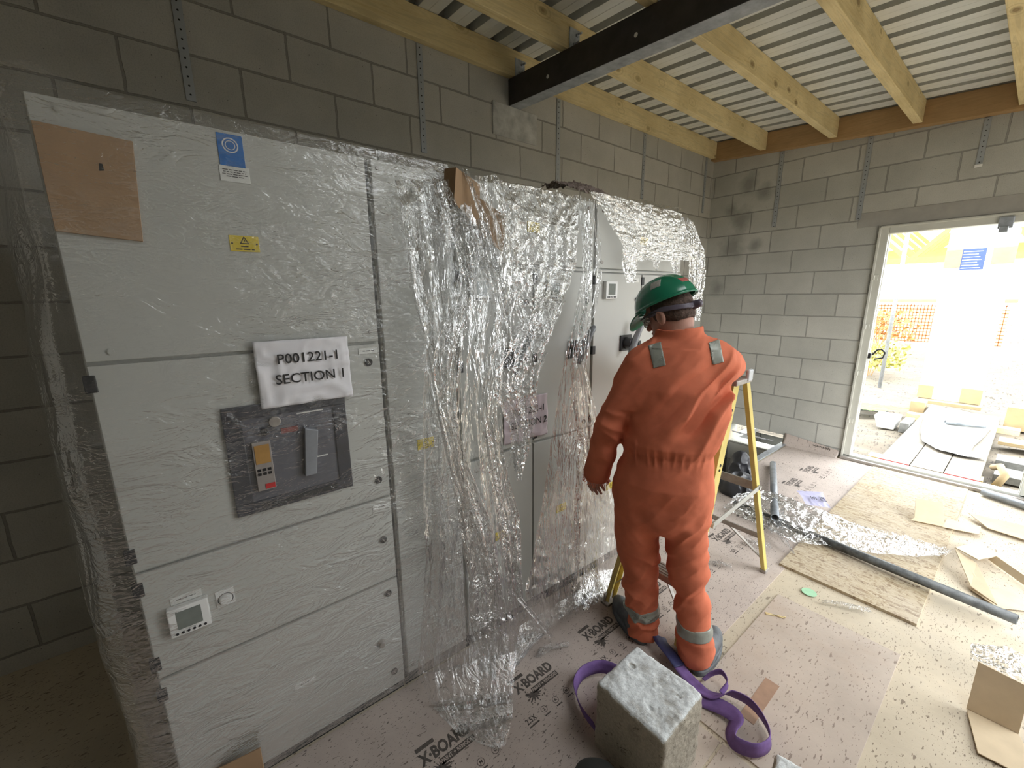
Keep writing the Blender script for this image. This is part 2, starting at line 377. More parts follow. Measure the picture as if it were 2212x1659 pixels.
M_FILM_C = film('crumpled_wrap', .05, .8, 1.4, (1, 1.3, .8), 1., .1, .0, .35)
M_LADY = simple('yellow_fibreglass', (.66, .53, .16), .4, 0, .08, 14)
M_ALU = simple('worn_aluminium', (.36, .33, .3), .5, .4, .2, 30)
M_ORANGE = simple('orange_cotton', (.66, .19, .105), .85, 0, .12, 9, .12, .15, 420)
M_TAPE = simple('reflective_tape', (.3, .31, .27), .4, .15, .1, 40)
M_SKIN = simple('skin', (.5, .26, .19), .55, 0, .1, 30, .05)
M_HAIR = simple('short_brown_hair', (.1, .065, .05), .8, 0, .5, 90, .8, .3, 160)
M_GREEN = simple('green_hard_hat', (.01, .17, .09), .25, 0, .06, 8)
M_BOOT = simple('scuffed_boot', (.11, .12, .13), .6, 0, .4, 18, .3)
M_SLING = simple('purple_webbing', (.19, .11, .3), .75, 0, .15, 30, .2, .3, 200)
M_PIPE = simple('grey_pipe', (.25, .27, .29), .4, .2, .3, 14)
M_PIPED = simple('dusty_dark_pipe', (.08, .085, .085), .5, 0, .6, 22, .2)
M_CONC = simple('rough_concrete', (.5, .5, .47), .95, 0, .25, 12, .9, .2, 90)
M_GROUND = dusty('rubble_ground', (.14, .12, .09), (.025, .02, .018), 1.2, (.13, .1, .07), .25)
# ================================================================ the room
def struct(o): o['kind'] = 'structure'; return o
RS = -.083                                   # the roof falls to the right
def roofz(x, z): return z+RS*x
b = MB()                                     # floor slab around the service pit (x .50-1.08, y -1.40-.0)
for a, c in (((-.2, -7.2, -.15), (4.2, -1.4, 0)), ((-.2, -1.4, -.15), (.5, .2, 0)), ((1.08, -1.4, -.15), (4.2, .2, 0))): b.box(a, c)
struct(b.build('floor', M_FLOOR))
struct(MB().box((-.2, -7.2, -.15), (0, .2, 3.5)).build('wall_left', M_LEFT))
b = MB()
for a, c in (((0, 0, .0), (.5, .2, 3.4)), ((.5, 0, .1), (1.08, .2, 3.4)), ((1.08, 0, -.15), (1.612, .2, 3.4)), ((1.612, 0, 2.265), (2.865, .2, 3.4)), ((2.865, 0, -.15), (4.2, .2, 3.4)), ((.5, 0, -1.), (1.08, .2, -.12))): b.box(a, c)
struct(b.build('wall_back', M_BACK))
b = MB()
for a, c in (((3.8, -7.2, -.15), (4., -2.6, 3.3)), ((3.8, -2.6, 2.2), (4., -.8, 3.3)), ((3.8, -.8, -.15), (4., 0, 3.3))): b.box(a, c)
struct(b.build('wall_right', M_WALL))
struct(MB().box((0, -7.2, -.15), (3.8, -7., 3.4)).build('wall_rear', M_WALL))
# service pit below the floor, open to daylight on its far side
b = MB()
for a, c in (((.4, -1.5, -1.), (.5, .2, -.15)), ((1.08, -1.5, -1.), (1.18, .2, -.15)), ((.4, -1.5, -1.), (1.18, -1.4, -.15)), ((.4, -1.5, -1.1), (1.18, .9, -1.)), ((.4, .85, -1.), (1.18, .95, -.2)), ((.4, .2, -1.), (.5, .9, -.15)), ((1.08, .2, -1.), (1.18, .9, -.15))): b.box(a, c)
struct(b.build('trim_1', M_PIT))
b = MB(); b.bar((1.105, -1.45, .012), (1.105, -.02, .012), .06, .012); b.bar((1.083, -1.45, -.02), (1.083, -.02, -.02), .008, .07)
o = b.build('steel_angle', M_GALV, bevel=.002); tag(o, 'grey steel angle edging the floor pit by the back wall', 'angle')
# corrugated steel roof deck, ribs run across the joists
prof = []; y = -7.3; k0 = -2.25
n0 = int((y-k0)/.197)
for k in range(n0, 13):
    c = k0+.197*k; prof += [(c-.034, 0), (c-.056, .10), (c+.056, .10), (c+.034, 0), (c+.09, 0), (c+.093, .002), (c+.1, .002), (c+.103, 0)]
b = MB()
for xa, xb, ya, yb in ((-.15, 2.9, -9, 1), (2.9, 4.2, -9, -4.0), (2.9, 4.2, -2.7, 1)):      # unseen open bay, assumed to match the light on floor and worker
    pp = [p for p in prof if ya <= p[0] <= yb]; vs = []; fs = []
    for (yy, dz) in pp: vs += [(xa, yy, roofz(xa, 3.376)+dz), (xb, yy, roofz(xb, 3.376)+dz)]
    for i in range(len(pp)-1): fs.append((2*i, 2*i+1, 2*i+3, 2*i+2))
    b.add(vs, fs)
o = struct(b.build('ceiling', M_DECK)); m = o.modifiers.new('sheet', 'SOLIDIFY'); m.thickness = .0012; m.offset = 0
# pine joists and wall plates
JN = ['against the blockwork above the cabinets', 'second from the blockwork wall, with a bolted cleat', 'third from the blockwork wall, between the worker and the back wall', 'fourth from the blockwork wall', 'fifth from the blockwork wall, over the doorway', 'sixth from the blockwork wall, beyond the doorway']
for i, x0 in enumerate((.003, .53, 1.145, 1.733, 2.312)):
    w = .057 if i == 0 else .062; b = MB()
    for ya, yb in ((-6.9, -.083),):
        z = 3.205; b.prism([(x0, ya, roofz(x0, z)), (x0+w, ya, roofz(x0+w, z)), (x0+w, ya, roofz(x0+w, z+.169)), (x0, ya, roofz(x0, z+.169))], (0, yb-ya, 0))
    o = b.build('timber_joist', M_JOIST, at=(x0, -.09, 3.2), bevel=.004)
    tag(o, 'sawn pine roof joist, '+JN[i], 'joist', 'roof joists')
b = MB(); b.prism([(0, 0, 3.184), (3.8, 0, roofz(3.8, 3.184)), (3.8, 0, roofz(3.8, 3.374)), (0, 0, 3.374)], (0, -.08, 0))
o = b.build('wall_plate', M_PLATE, bevel=.003); tag(o, 'brown timber wall plate along the top of the back wall', 'timber')
# steel channel beam with joist cleats
BY0, BY1 = -3.07, -2.965
beam = thing('steel_beam', 'black steel channel beam crossing under the pine joists', 'beam', (0, BY0, 3.03))
def sl(x, y, z): return (x, y, roofz(x, z))
b = MB(); z0, z1 = 3.03, 3.203
pr = [(BY0, z0), (BY1, z0), (BY1, z0+.012), (BY0+.012, z0+.012), (BY0+.012, z1-.012), (BY1, z1-.012), (BY1, z1), (BY0, z1)]
b.prism([sl(0, yy, zz) for yy, zz in pr], (3.8, 0, RS*3.8)); b.build('channel', M_STEEL, beam, bevel=.002)
b = MB(); b.prism([sl(0, BY0+.003, 3.0285), sl(0, BY1-.001, 3.0285), sl(0, BY1-.001, 3.0299), sl(0, BY0+.003, 3.0299)], (3.8, 0, RS*3.8)); c = b.build('lower_flange_face', simple('dusty_grey_steel', (.36, .38, .4), .6, .1, .3, 14), beam); c['label'] = 'dusty pale grey underside'
for i, x0 in enumerate((.0, .53, 1.145, 1.733)):
    xw = x0+(.057 if i == 0 else .062); yb = BY0+.02; b = MB()
    z = roofz(xw, 3.195); b.box((xw+.001, yb-.004, z-.0), (xw+.006, yb+.085, z+.13)); b.box((xw+.001, yb-.004, z), (xw+.055, yb+.08, z+.006))
    c = b.build('joist_cleat', M_GALV, beam, bevel=.001); c['label'] = 'galvanised angle cleat'
    for dz in (.045, .1):
        bb = MB(); bb.tube([(xw+.004, yb+.02+dz*.4, z+dz), (xw+.045, yb+.02+dz*.4, z+dz)], .006, 8); bb.tube([(xw+.006, yb+.02+dz*.4, z+dz), (xw+.016, yb+.02+dz*.4, z+dz)], .012, 6)
        bb.build('bolt', M_GALV, c)
for x0 in (.42, 1.1, 1.75):
    z = roofz(x0, 3.1); MB().tube([(x0, BY0-.003, z), (x0, BY0+.001, z)], .011, 12).build('bolt_hole', M_LAB, beam)
# padstone under the beam
b = MB(); b.box((-.02, -3.22, 2.815), (.012, -2.8, 3.03)); o = b.build('concrete_padstone', M_CONC, at=(0, -3, 2.815), bevel=.006)
tag(o, 'speckled rough concrete padstone in the wall under the steel beam', 'padstone')
# hanging perforated straps
def strap(axis, u, zt, zb, lab, dark):
    b = MB(); w = .038
    if axis == 1: b.box((.001, u-w/2, zb), (.007, u+w/2, zt))
    else: b.box((u-w/2, -.007, zb), (u+w/2, -.001, zt))
    at = (.004, u, zt) if axis == 1 else (u, -.004, zt)
    t = thing('restraint_strap', lab, 'strap', at, 'wall straps'); b.build('strip', M_PERF, t)
    return t
for y, zt, zb, l in ((-4.978, 3.2, 2.585, 'dark steel strap hanging on the blockwork above the blue labelled cabinet'), (-3.773, 3.2, 2.586, 'perforated steel strap on blockwork left of the steel beam'),
                     (-2.563, 3.2, 2.593, 'perforated steel strap on blockwork just right of the padstone'), (-1.388, 3.2, 2.608, 'perforated steel strap halfway between beam and room corner'), (-.184, 3.2, 2.607, 'perforated steel strap on the cabinet wall beside the room corner')):
    strap(1, y, zt, zb, l, 0)
for x, zt, zb, l in ((.725, 3.12, 2.375, 'steel strap on the back wall nearest the room corner'), (1.448, 3.06, 2.345, 'steel strap ending in a mortar notch left of the door head'), (2.164, 3.0, 2.662, 'short steel strap above the doorway with white tip')):
    t = strap(0, x, zt, zb, l, 0)
    if x > 2: MB().rbox((x, -.012, zb-.012), (.045, .02, .022)).build('end_cap', M_WHITE, t, bevel=.004)
# lintel band and extra mortar work
b = MB(); b.box((1.45, -.004, 2.27), (3.3, .05, 2.40)); o = b.build('concrete_lintel', simple('lintel_concrete', (.37, .36, .33), .9, 0, .1, 7, .3), at=(2.2, 0, 2.27), bevel=.003)
tag(o, 'smooth grey concrete lintel over the doorway', 'lintel')
# door frame
fr = bpy.data.objects.new('door_1', None); fr.location = (2.24, 0, 0); _link(fr, None, (2.24, 0, 0)); fr['kind'] = 'structure'
b = MB(); X0, X1, ZT = 1.618, 2.86, 2.262
for (xa, xb, za, zb) in ((X0, X0+.072, 0.03, ZT), (X1-.072, X1, 0.03, ZT), (X0+.072, X1-.072, ZT-.07, ZT), (X0, X1, 0.0, .05)): b.box((xa, -.006, za), (xb, .09, zb))
b.build('frame', M_FRAME, fr, bevel=.006)
b = MB()
for (xa, xb, za, zb) in ((X0-.001, X0+.018, .02, ZT+.001), (X0, X1, ZT-.016, ZT+.001)): b.box((xa, -.022, za), (xb, .0, zb))
for (xa, xb, za, zb) in ((X0+.045, X0+.078, .05, ZT-.05), (X1-.078, X1-.045, .05, ZT-.05)): b.box((xa, .03, za), (xb, .07, zb))
b.build('frame_bead', M_FRAME, fr, bevel=.004)
b = MB(); b.box((X0, -.05, 0.001), (X1, .1, .03)); b.build('threshold', M_ALU, fr, bevel=.004)
for z in (1.805, 1.347, .893, .405):
    b = MB(); b.box((X0+.022, -.012, z-.025), (X0+.05, -.004, z+.025)); b.tube([(X0+.02, -.014, z-.022), (X0+.02, -.014, z+.022)], .009, 10)
    b.build('hinge_cleat', M_FRAME, fr, bevel=.002)
b = MB(); b.rbox((X0+.082, .04, 1.07), (.02, .06, .05)); b.tube([(X0+.1, .04, 1.08), (X0+.13, .03, 1.13), (X0+.16, .03, 1.14), (X0+.19, .03, 1.11), (X0+.18, .03, 1.06), (X0+.12, .03, 1.04)], .008, 8)
b.build('latch', M_BLACK, fr)
b = MB(); b.box((2.34, -.03, 2.15), (2.42, -.005, 2.235)); b.box((2.35, -.05, 2.12), (2.4, -.01, 2.165)); b.build('closer_bracket', M_GALV, fr, bevel=.004)
# ================================================================ switchgear
XF = 1.205
def cab_box(b, y0, y1, z0, z1, x0=.62, x1=XF-.016): b.box((x0, y0, z0), (x1, y1, z1))
def door(cab, y0, y1, z0, z1, g=.005):
    b = MB(); b.box((XF-.015, y0+g, z0+g), (XF, y1-g, z1-g)); return b.build('door', M_CAB, cab, bevel=.0025)
def lock(par, y, z):
    b = MB(); b.tube([(XF-.001, y, z), (XF+.006, y, z)], .0135, 20); o = b.build('lock', M_BLACK, par, bevel=.001)
    o2 = MB().rbox((XF+.007, y, z), (.002, .004, .016), (.5, 0, 0)).build('lock_slot', M_ALU, par); return o
def plate(par, y0, y1, z0, z1, mat=None, name='label_plate', x=XF, t=.0025):
    return MB().box((x, y0, z0), (x+t, y1, z1)).build(name, mat or M_LAB, par, bevel=.0006)
def fine_lines(par, counts, size, y, z, mat=M_INK, x=XF+.0027):
    """small print too fine to read in the photograph: broken dashes where its lines run (counts: marks per line)"""
    b = MB(); rnd = random.Random(sum(counts))
    for i, n in enumerate(counts):
        zz = z+((len(counts)-1)/2-i)*size*1.25; w = n*size*.5; p = y-w/2
        while p < y+w/2:
            s = size*rnd.uniform(1., 3.); b.box((x, p, zz-size*.22), (x+.0003, min(p+s, y+w/2), zz+size*.22)); p += s+size*.5
    return b.build('fine_print', mat, par)
def hinge(par, y, z): return MB().box((XF-.012, y-.012, z-.022), (XF+.004, y+.012, z+.022)).build('hinge', M_BLACK, par, bevel=.002)
def warn(par, yc, zc, w=.072, h=.043):
    plate(par, yc-w/2, yc+w/2, zc-h/2, zc+h/2, M_YEL, 'warning_label')
    b = MB(); y, z, r = yc, zc+.008, .0125; tri = [(y, z+r), (y+r*.95, z-r*.7), (y-r*.95, z-r*.7)]; inn = [(y, z+r*.62), (y+r*.62, z-r*.5), (y-r*.62, z-r*.5)]
    x = XF+.0026
    for i in range(3):
        j = (i+1) % 3; b.prism([(x, *tri[i]), (x, *tri[j]), (x, *inn[j]), (x, *inn[i])], (.0004, 0, 0))
    b.prism([(x, y+.002, z+r*.42), (x, y-.002, z-.001), (x, y+.0005, z-.001), (x, y-.001, z-r*.45), (x, y+.003, z+.001), (x, y+.0006, z+.001)], (.0004, 0, 0))
    for s in (-1, 1): b.tube([(XF+.0025, yc+s*(w/2-.006), zc), (XF+.0035, yc+s*(w/2-.006), zc)], .0025, 10)
    b.build('warning_symbol', M_INK, par)
    fine_lines(par, (6, 14,), .0065, yc, zc-.0115)
def meter(par, y0, y1, z0, z1, portrait=True, m2=None):
    w, h = y1-y0, z1-z0
    b = MB(); b.box((XF, y0, z0), (XF+.022, y1, z1)); b.build('meter', M_WHITE, par, bevel=.003)
    sy0, sy1, sz0, sz1 = (y0+w*.2, y1-w*.2, z0+h*.24, z1-h*.14)
    MB().box((XF+.021, sy0, sz0), (XF+.0228, sy1, sz1)).build('meter_screen', simple('lcd_screen', (.2, .22, .2), .2), par)
    for k in range(6):
        yy = y0+w*(.16+.136*k); MB().tube([(XF+.0215, yy, z0+h*.11), (XF+.0245, yy, z0+h*.11)], .0036, 8).build('meter_button', M_BLACK, par)
def handle(par, yc, zc, ang):
    MB().box((XF, yc-.05, zc-.045), (XF+.012, yc+.05, zc+.045)).build('handle_base', M_BLACK, par, bevel=.003)
    MB().tube([(XF+.01, yc, zc), (XF+.055, yc, zc)], [.034, .03], 24).build('handle_hub', M_BLACK, par, bevel=.003)
    d = Vector((0, math.sin(ang), math.cos(ang))); p = Vector((XF+.058, yc, zc))
    MB().tube([p-d*.075, p-d*.03, p+d*.03+Vector((.006, 0, 0)), p+d*.08+Vector((.012, 0, 0)), p+d*.118+Vector((.02, 0, 0)), p+d*.132+Vector((.022, 0, 0))], [.010, .018, .02, .016, .017, .008], 14).build('rotary_lever', M_GREYP, par, smooth=True)
# --- section 1: incomer with air circuit breaker
A = thing('switchgear_cabinet', 'wide grey switchgear cabinet with breaker and SECTION 1 paper', 'cabinet', (XF, -5.0, 0), 'switchgear cabinets')
b = MB(); cab_box(b, -5.355, -4.605, .045, 2.118); b.build('body', M_CAB, A, bevel=.004)
MB().box((.66, -5.33, 0), (XF-.018, -4.61, .045)).build('plinth', M_DARK, A)
dz = [(.047, .558), (.558, .917), (.917, 1.511), (1.511, 2.12)]
D = [door(A, -5.355, -4.605, a, c) for a, c in dz]
for z in (1.461, .972): hinge(D[2], -5.35, z)
for z in (.866, .615): hinge(D[1], -5.35, z)
for z in (.506, .11): hinge(D[0], -5.35, z)
for d_, y, z in ((D[2], -4.652, 1.444), (D[2], -4.652, .994), (D[1], -4.653, .743), (D[0], -4.651, .501), (D[0], -4.652, .122)): lock(d_, y, z)
MB().tube([(XF, -4.696, .291), (XF+.02, -4.696, .291)], [.016, .012], 16).build('key_barrel', M_ALU, D[0], bevel=.002)
for y, z in ((-5.3, 2.09), (-5.3, 1.54), (-4.636, 1.55), (-4.636, 2.09)): MB().tube([(XF, y, z), (XF+.004, y, z)], .007, 12).build('screw_cap', M_CAB, D[3])
plate(D[3], -5.008, -4.949, 2.024, 2.106, M_BLUE, 'blue_maker_label')
b = MB(); x = XF+.0027
for r, w in ((.019, .003), (.012, .002)):
    for k in range(20):
        a0, a1 = 2*PI*k/20, 2*PI*(k+1)/20; cy, cz = -4.979, 2.078
        b.prism([(x, cy+math.cos(t)*q, cz+math.sin(t)*q) for t, q in ((a0, r), (a1, r), (a1, r-w), (a0, r-w))], (.0003, 0, 0))
b.build('label_emblem', M_LAB, D[3])
plate(D[3], -5.012, -4.942, 1.985, 2.026, M_LAB)
fine_lines(D[3], (25, 24, 26, 18,), .0045, -4.977, 2.007, M_INK)
warn(D[3], -4.977, 1.822)
plate(D[2], -4.684, -4.617, 1.474, 1.494); fine_lines(D[2], (13,), .006, -4.65, 1.484)
plate(D[1], -4.682, -4.617, .872, .895); fine_lines(D[1], (8,), .006, -4.65, .8835)
plate(D[0], -5.013, -4.944, .282, .304); fine_lines(D[0], (11,), .006, -4.978, .293)
plate(D[1], -5.29, -5.216, .785, .81); fine_lines(D[1], (19,), .0048, -5.253, .7975)
meter(D[1], -5.302, -5.204, .69, .783)
plate(D[1], -5.186, -5.138, .72, .777, M_WHITE, 'rotary_plate'); MB().tube([(XF+.002, -5.162, .744), (XF+.014, -5.162, .744)], [.017, .015], 24).build('rotary_knob', M_WHITE, D[1], bevel=.002)
b = MB(); x = XF+.003
for k in range(24):
    a0, a1 = 2*PI*k/24, 2*PI*(k+1)/24; b.prism([(x, -5.162+math.cos(t)*q, .744+math.sin(t)*q) for t, q in ((a0, .0205), (a1, .0205), (a1, .0185), (a0, .0185))], (.0003, 0, 0))
b.build('knob_ring', M_INK, D[1])
# circuit breaker
CBK = D[2]; M_BRK = simple('breaker_charcoal', (.045, .045, .055), .45, 0, .15, 20); M_BRK2 = simple('breaker_grey', (.12, .12, .14), .4, 0, .1, 20)
b = MB()
for a, c in (((XF, -5.098, 1.002), (XF+.012, -4.747, 1.04)), ((XF, -5.098, 1.31), (XF+.012, -4.747, 1.352)), ((XF, -5.098, 1.04), (XF+.012, -5.05, 1.31)), ((XF, -4.79, 1.04), (XF+.012, -4.747, 1.31))): b.box(a, c)
b.build('breaker_bezel', M_BRK, CBK, bevel=.003)
MB().box((XF, -5.05, 1.04), (XF+.006, -4.79, 1.31)).build('breaker_face', M_BRK2, CBK)
b = MB(); b.box((XF+.006, -5.035, 1.075), (XF+.022, -4.985, 1.235)); b.build('trip_unit', simple('trip_unit_grey', (.3, .27, .25), .5), CBK, bevel=.002)
MB().box((XF+.022, -5.03, 1.165), (XF+.0235, -4.99, 1.225)).build('trip_screen', simple('amber_screen', (.42, .24, .08), .3), CBK)
for r_ in range(2):
    for c_ in range(3): MB().box((XF+.022, -5.029+c_*.014, 1.14-r_*.013), (XF+.024, -5.02+c_*.014, 1.148-r_*.013)).build('trip_key', M_BLACK, CBK)
MB().box((XF+.022, -5.014, 1.08), (XF+.0235, -4.987, 1.096)).build('red_tag', simple('red_label', (.5, .04, .04), .5), CBK)
MB().tube([(XF+.006, -4.965, 1.29), (XF+.02, -4.965, 1.29)], .017, 20).build('push_button', M_ALU, CBK, bevel=.002)
MB().tube([(XF+.006, -4.995, 1.262), (XF+.018, -4.995, 1.262)], .012, 20).build('push_button', M_BLACK, CBK, bevel=.002)
MB().box((XF+.006, -4.95, 1.245), (XF+.009, -4.9, 1.262)).build('breaker_label', simple('dull_red', (.25, .06, .05), .5), CBK)
b = MB(); b.prism([(XF+.006, -4.9, 1.09), (XF+.006, -4.865, 1.09), (XF+.006, -4.845, 1.24), (XF+.006, -4.885, 1.255)], (.024, 0, 0)); b.build('charging_lever', simple('lever_grey', (.25, .26, .28), .4), CBK, bevel=.003)
for z in (1.3, 1.14): MB().box((XF+.006, -4.9, z), (XF+.009, -4.82, z+.004)).build('breaker_marking', M_LAB, CBK)
MB().box((XF+.012, -5.03, 1.012), (XF+.014, -4.8, 1.03)).build('bezel_slot', M_DARK, CBK)
# --- cable chamber
B_ = thing('switchgear_cabinet', 'narrow full height grey cable chamber beside the wide cabinet', 'cabinet', (XF, -4.45, 0), 'switchgear cabinets')
b = MB(); cab_box(b, -4.595, -4.293, .06, 2.118); b.build('body', M_CAB, B_, bevel=.004)
MB().box((.66, -4.6, 0), (XF-.018, -4.29, .06)).build('plinth', M_DARK, B_)
d1 = door(B_, -4.595, -4.293, .062, 2.12); warn(d1, -4.45, 1.092)
for y in (-4.57, -4.315):
    for z in (.1, 2.09): MB().tube([(XF, y, z), (XF+.004, y, z)], .006, 12).build('screw_cap', M_ALU, d1)
# --- sections 2 and 3: twin feeder cabinets
def twin(lab, ya, ym, yb, zsplit, hand):
    t = thing('switchgear_cabinet', lab, 'cabinet', (XF, ym, 0), 'switchgear cabinets')
    b = MB(); cab_box(b, ya, yb, .065, 2.118); b.build('body', M_CAB, t, bevel=.004)
    MB().box((.66, ya, 0), (XF-.018, yb, .065)).build('plinth', M_DARK, t)
    up = door(t, ya, yb, 1.8, 2.12); warn(up, (ya+yb)/2, 1.965)
    for y in (ya+.05, yb-.05):
        for z in (1.835, 2.085): MB().tube([(XF, y, z), (XF+.006, y, z)], .008, 12).build('screw_cap', M_ALU, up)
    MB().box((XF-.014, ya, 1.787), (XF+.004, yb, 1.797)).build('gland_rail', M_CAB, t)
    for i, (y0, y1) in enumerate(((ya, ym), (ym, yb))):
        d = door(t, y0, y1, .961, 1.786)
        for z in (1.745, 1.38, 1.0): hinge(d, y0+.01, z)
        for z in (1.64, .995): lock(d, y1-.045, z)
        lock(d, y1-.045, 1.385)
        meter(d, y0+.07, y0+.165, 1.648, 1.74)
        plate(d, y1-.095, y1-.03, 1.738, 1.76); fine_lines(d, (6,), .007, y1-.0625, 1.749)
        handle(d, y0+.28, 1.4, .42)
        l = door(t, y0, y1, .067, .957); warn(l, (y0+y1)/2, .535)
        for z in (.9, .12): MB().tube([(XF, y1-.04, z), (XF+.004, y1-.04, z)], .006, 12).build('screw_cap', M_ALU, l)
    return t
twin('grey twin door feeder cabinet behind the hanging plastic with SECTION 2 paper', -4.285, -3.875, -3.468, .96, 1)
twin('grey twin door feeder cabinet next to the back wall, behind the worker', -3.458, -3.048, -2.64, .96, 1)
# section papers, card pads and tape
def paper(name, lab, y0, y1, z0, z1, tilt, x, seed, lines, ts, cat='paper', mat=None):
    nu, nv = 40, 28; u, v = np.meshgrid(np.linspace(0, 1, nu), np.linspace(0, 1, nv), indexing='ij')
    d = .006*ridge(u*3, v*2.4, 0, seed)+.004*ridge(u*7, v*6, 3, seed+5)+.003*fbm(u*3, v*3, 0, 2, seed)
    yc, zc = (y0+y1)/2, (z0+z1)/2; py = (u-.5)*(y1-y0); pz = (v-.5)*(z1-z0); ct, st = math.cos(tilt), math.sin(tilt)
    V = np.stack([x+.002+d*.9, yc+py*ct-pz*st, zc+py*st+pz*ct], -1).reshape(-1, 3)
    I = np.arange(nu*nv).reshape(nu, nv); Q = np.stack([I[:-1, :-1], I[1:, :-1], I[1:, 1:], I[:-1, 1:]], -1).reshape(-1, 4)
    o = mesh_obj(name, arr_mesh(name, V, Q), mat or M_PAPER, None, (x, yc, zc), True); tag(o, lab, cat)
    for i, (tx, dzz, dy) in enumerate(lines):
        lettering(tx, ts, (x+.0125, yc+dy*ct-dzz*st, zc+dy*st+dzz*ct), (0, ct, st), (0, -st, ct), M_INK, o, 'printed_text', .0004, 'CENTER', .0003)
    m = o.modifiers.new('t', 'SOLIDIFY'); m.thickness = .0006
    return o
paper('section_sign', 'white paper sign reading P001221-1 SECTION 1 on the wide cabinet', -4.995, -4.722, 1.336, 1.542, .0, 1.2215, 3, [('P001221-1', .045, .012), ('SECTION 1', -.018, .014)], .043)
paper('section_sign', 'white paper sign reading P001221-1 SECTION 2 behind hanging plastic', -4.06, -3.79, .99, 1.2, .0, 1.2105, 9, [('P001221-1', .04, .01), ('SECTION 2', -.022, .01)], .047, mat=simple('pinkish_paper', (.66, .56, .6), .7, 0, .04, 9))
b = MB(); b.prism([(XF+.002, -5.348, 1.825), (XF+.002, -5.197, 1.812), (XF+.002, -5.181, 2.046), (XF+.002, -5.346, 2.056)], (.007, 0, 0))
o = b.build('cardboard_pad', M_CARD, at=(XF, -5.27, 1.8), bevel=.001); tag(o, 'brown cardboard square under the wrap at the top corner of the wide cabinet', 'cardboard')
MB().prism([(XF+.009, -5.25, 1.985), (XF+.009, -5.244, 1.985), (XF+.009, -5.243, 1.97), (XF+.009, -5.252, 1.968)], (.0005, 0, 0)).build('puncture', M_DARK, o)
def card(name, lab, faces, mat, t=.004, grp=None):
    b = MB()
    for f in faces:
        p = [Vector(q) for q in f]; n = (p[1]-p[0]).cross(p[2]-p[0]).normalized()*t; b.prism(p, n)
    c = sum((Vector(q) for q in faces[0]), Vector())/len(faces[0])
    o = b.build(name, mat, at=(c.x, c.y, min(q[2] for q in faces[0])), bevel=.0008); return tag(o, lab, 'cardboard', grp)
card('cardboard_packing', 'brown cardboard corner piece dangling in the plastic at the cabinet top', [[(1.225, -4.325, 2.125), (1.285, -4.312, 2.118), (1.285, -4.325, 2.0), (1.232, -4.343, 1.99)], [(1.285, -4.312, 2.118), (1.25, -4.185, 2.085), (1.26, -4.205, 1.925), (1.285, -4.325, 2.0)], [(1.25, -4.195, 2.04), (1.285, -4.085, 1.975), (1.29, -4.112, 1.84), (1.26, -4.20, 1.90)]], M_CARD, .005)
card('cardboard_packing', 'brown cardboard flap standing at the foot of the wide cabinet', [[(1.215, -5.31, .002), (1.26, -5.14, .002), (1.26, -5.14, .19), (1.215, -5.31, .16)]], M_CARD, .005)
# ================================================================ step ladder
lad = thing('step_ladder', 'yellow fibreglass step ladder the worker leans on', 'ladder', (1.64, -3.03, 0))
FL = (Vector((1.42, -3.508, 0)), Vector((1.472, -3.06, 1.24))); FR = (Vector((1.845, -3.485, 0)), Vector((1.788, -3.06, 1.24)))
RL = (Vector((1.43, -2.56, 0)), Vector((1.478, -2.985, 1.24))); RR = (Vector((1.861, -2.568, 0)), Vector((1.80, -2.985, 1.24)))
def onr(r, z): return r[0]+(r[1]-r[0])*(z/1.24)
for r, s in ((FL, 1), (FR, -1)):
    b = MB(); d = (r[1]-r[0]).normalized(); b.bar(r[0]+Vector((0, 0, .012)), r[1], .062, .006, (1, 0, 0))
    o = Vector((s*.012, 0, 0)); k = d.cross(Vector((1, 0, 0))).normalized()*.029
    for q in (k, -k): b.bar(r[0]+o+q+Vector((0, 0, .012)), r[1]+o+q, .005, .026, (1, 0, 0))
    rr = b.build('front_rail', M_LADY, lad, bevel=.0015)
    for z in (.3, .57, .84, 1.1):
        for e in (-.012, .012):
            p = onr(r, z)+d*e; MB().tube([p-Vector((s*.006, 0, 0)), p+Vector((s*.002, 0, 0))], .007, 10).build('rivet', M_DARK, rr)
    b = MB(); p = r[0]; b.rbox((p.x+s*.01, p.y, .008), (.05, .085, .015)); b.rbox((p.x+s*.002, p.y, .035), (.012, .07, .06)); b.build('foot', M_ALU, lad, bevel=.002)
for r, s in ((RL, 1), (RR, -1)):
    b = MB(); b.bar(r[0]+Vector((0, 0, .012)), r[1], .034, .024, (1, 0, 0)); b.build('rear_rail', M_LADY, lad, bevel=.002)
    b = MB(); p = r[0]; b.rbox((p.x, p.y, .012), (.036, .05, .024)); b.build('foot', M_ALU, lad, bevel=.004)
for z in (.3, .57, .84, 1.1):
    a, c = onr(FL, z), onr(FR, z); b = MB(); b.box((a.x+.012, a.y-.04, z-.004), (c.x-.012, a.y+.045, z)); b.box((a.x+.012, a.y-.045, z-.035), (c.x-.012, a.y-.038, z))
    for k in range(4): b.box((a.x+.012, a.y-.032+k*.02, z), (c.x-.012, a.y-.026+k*.02, z+.003))
    b.build('step', M_ALU, lad, bevel=.001)
for z, w in ((.27, .03), (.62, .05)):
    a, c = onr(RL, z), onr(RR, z); b = MB(); b.bar(a, c, .012, w, (0, 0, 1)); b.build('rear_bar', M_ALU, lad, bevel=.002)
b = MB(); b.bar(onr(RR, .27)-Vector((.19, 0, 0)), onr(RR, .1), .006, .018, (0, 1, 0)); b.bar(onr(RL, .27)+Vector((.17, 0, 0)), onr(RL, .1), .006, .018, (0, 1, 0)); b.build('rear_brace', M_ALU, lad)
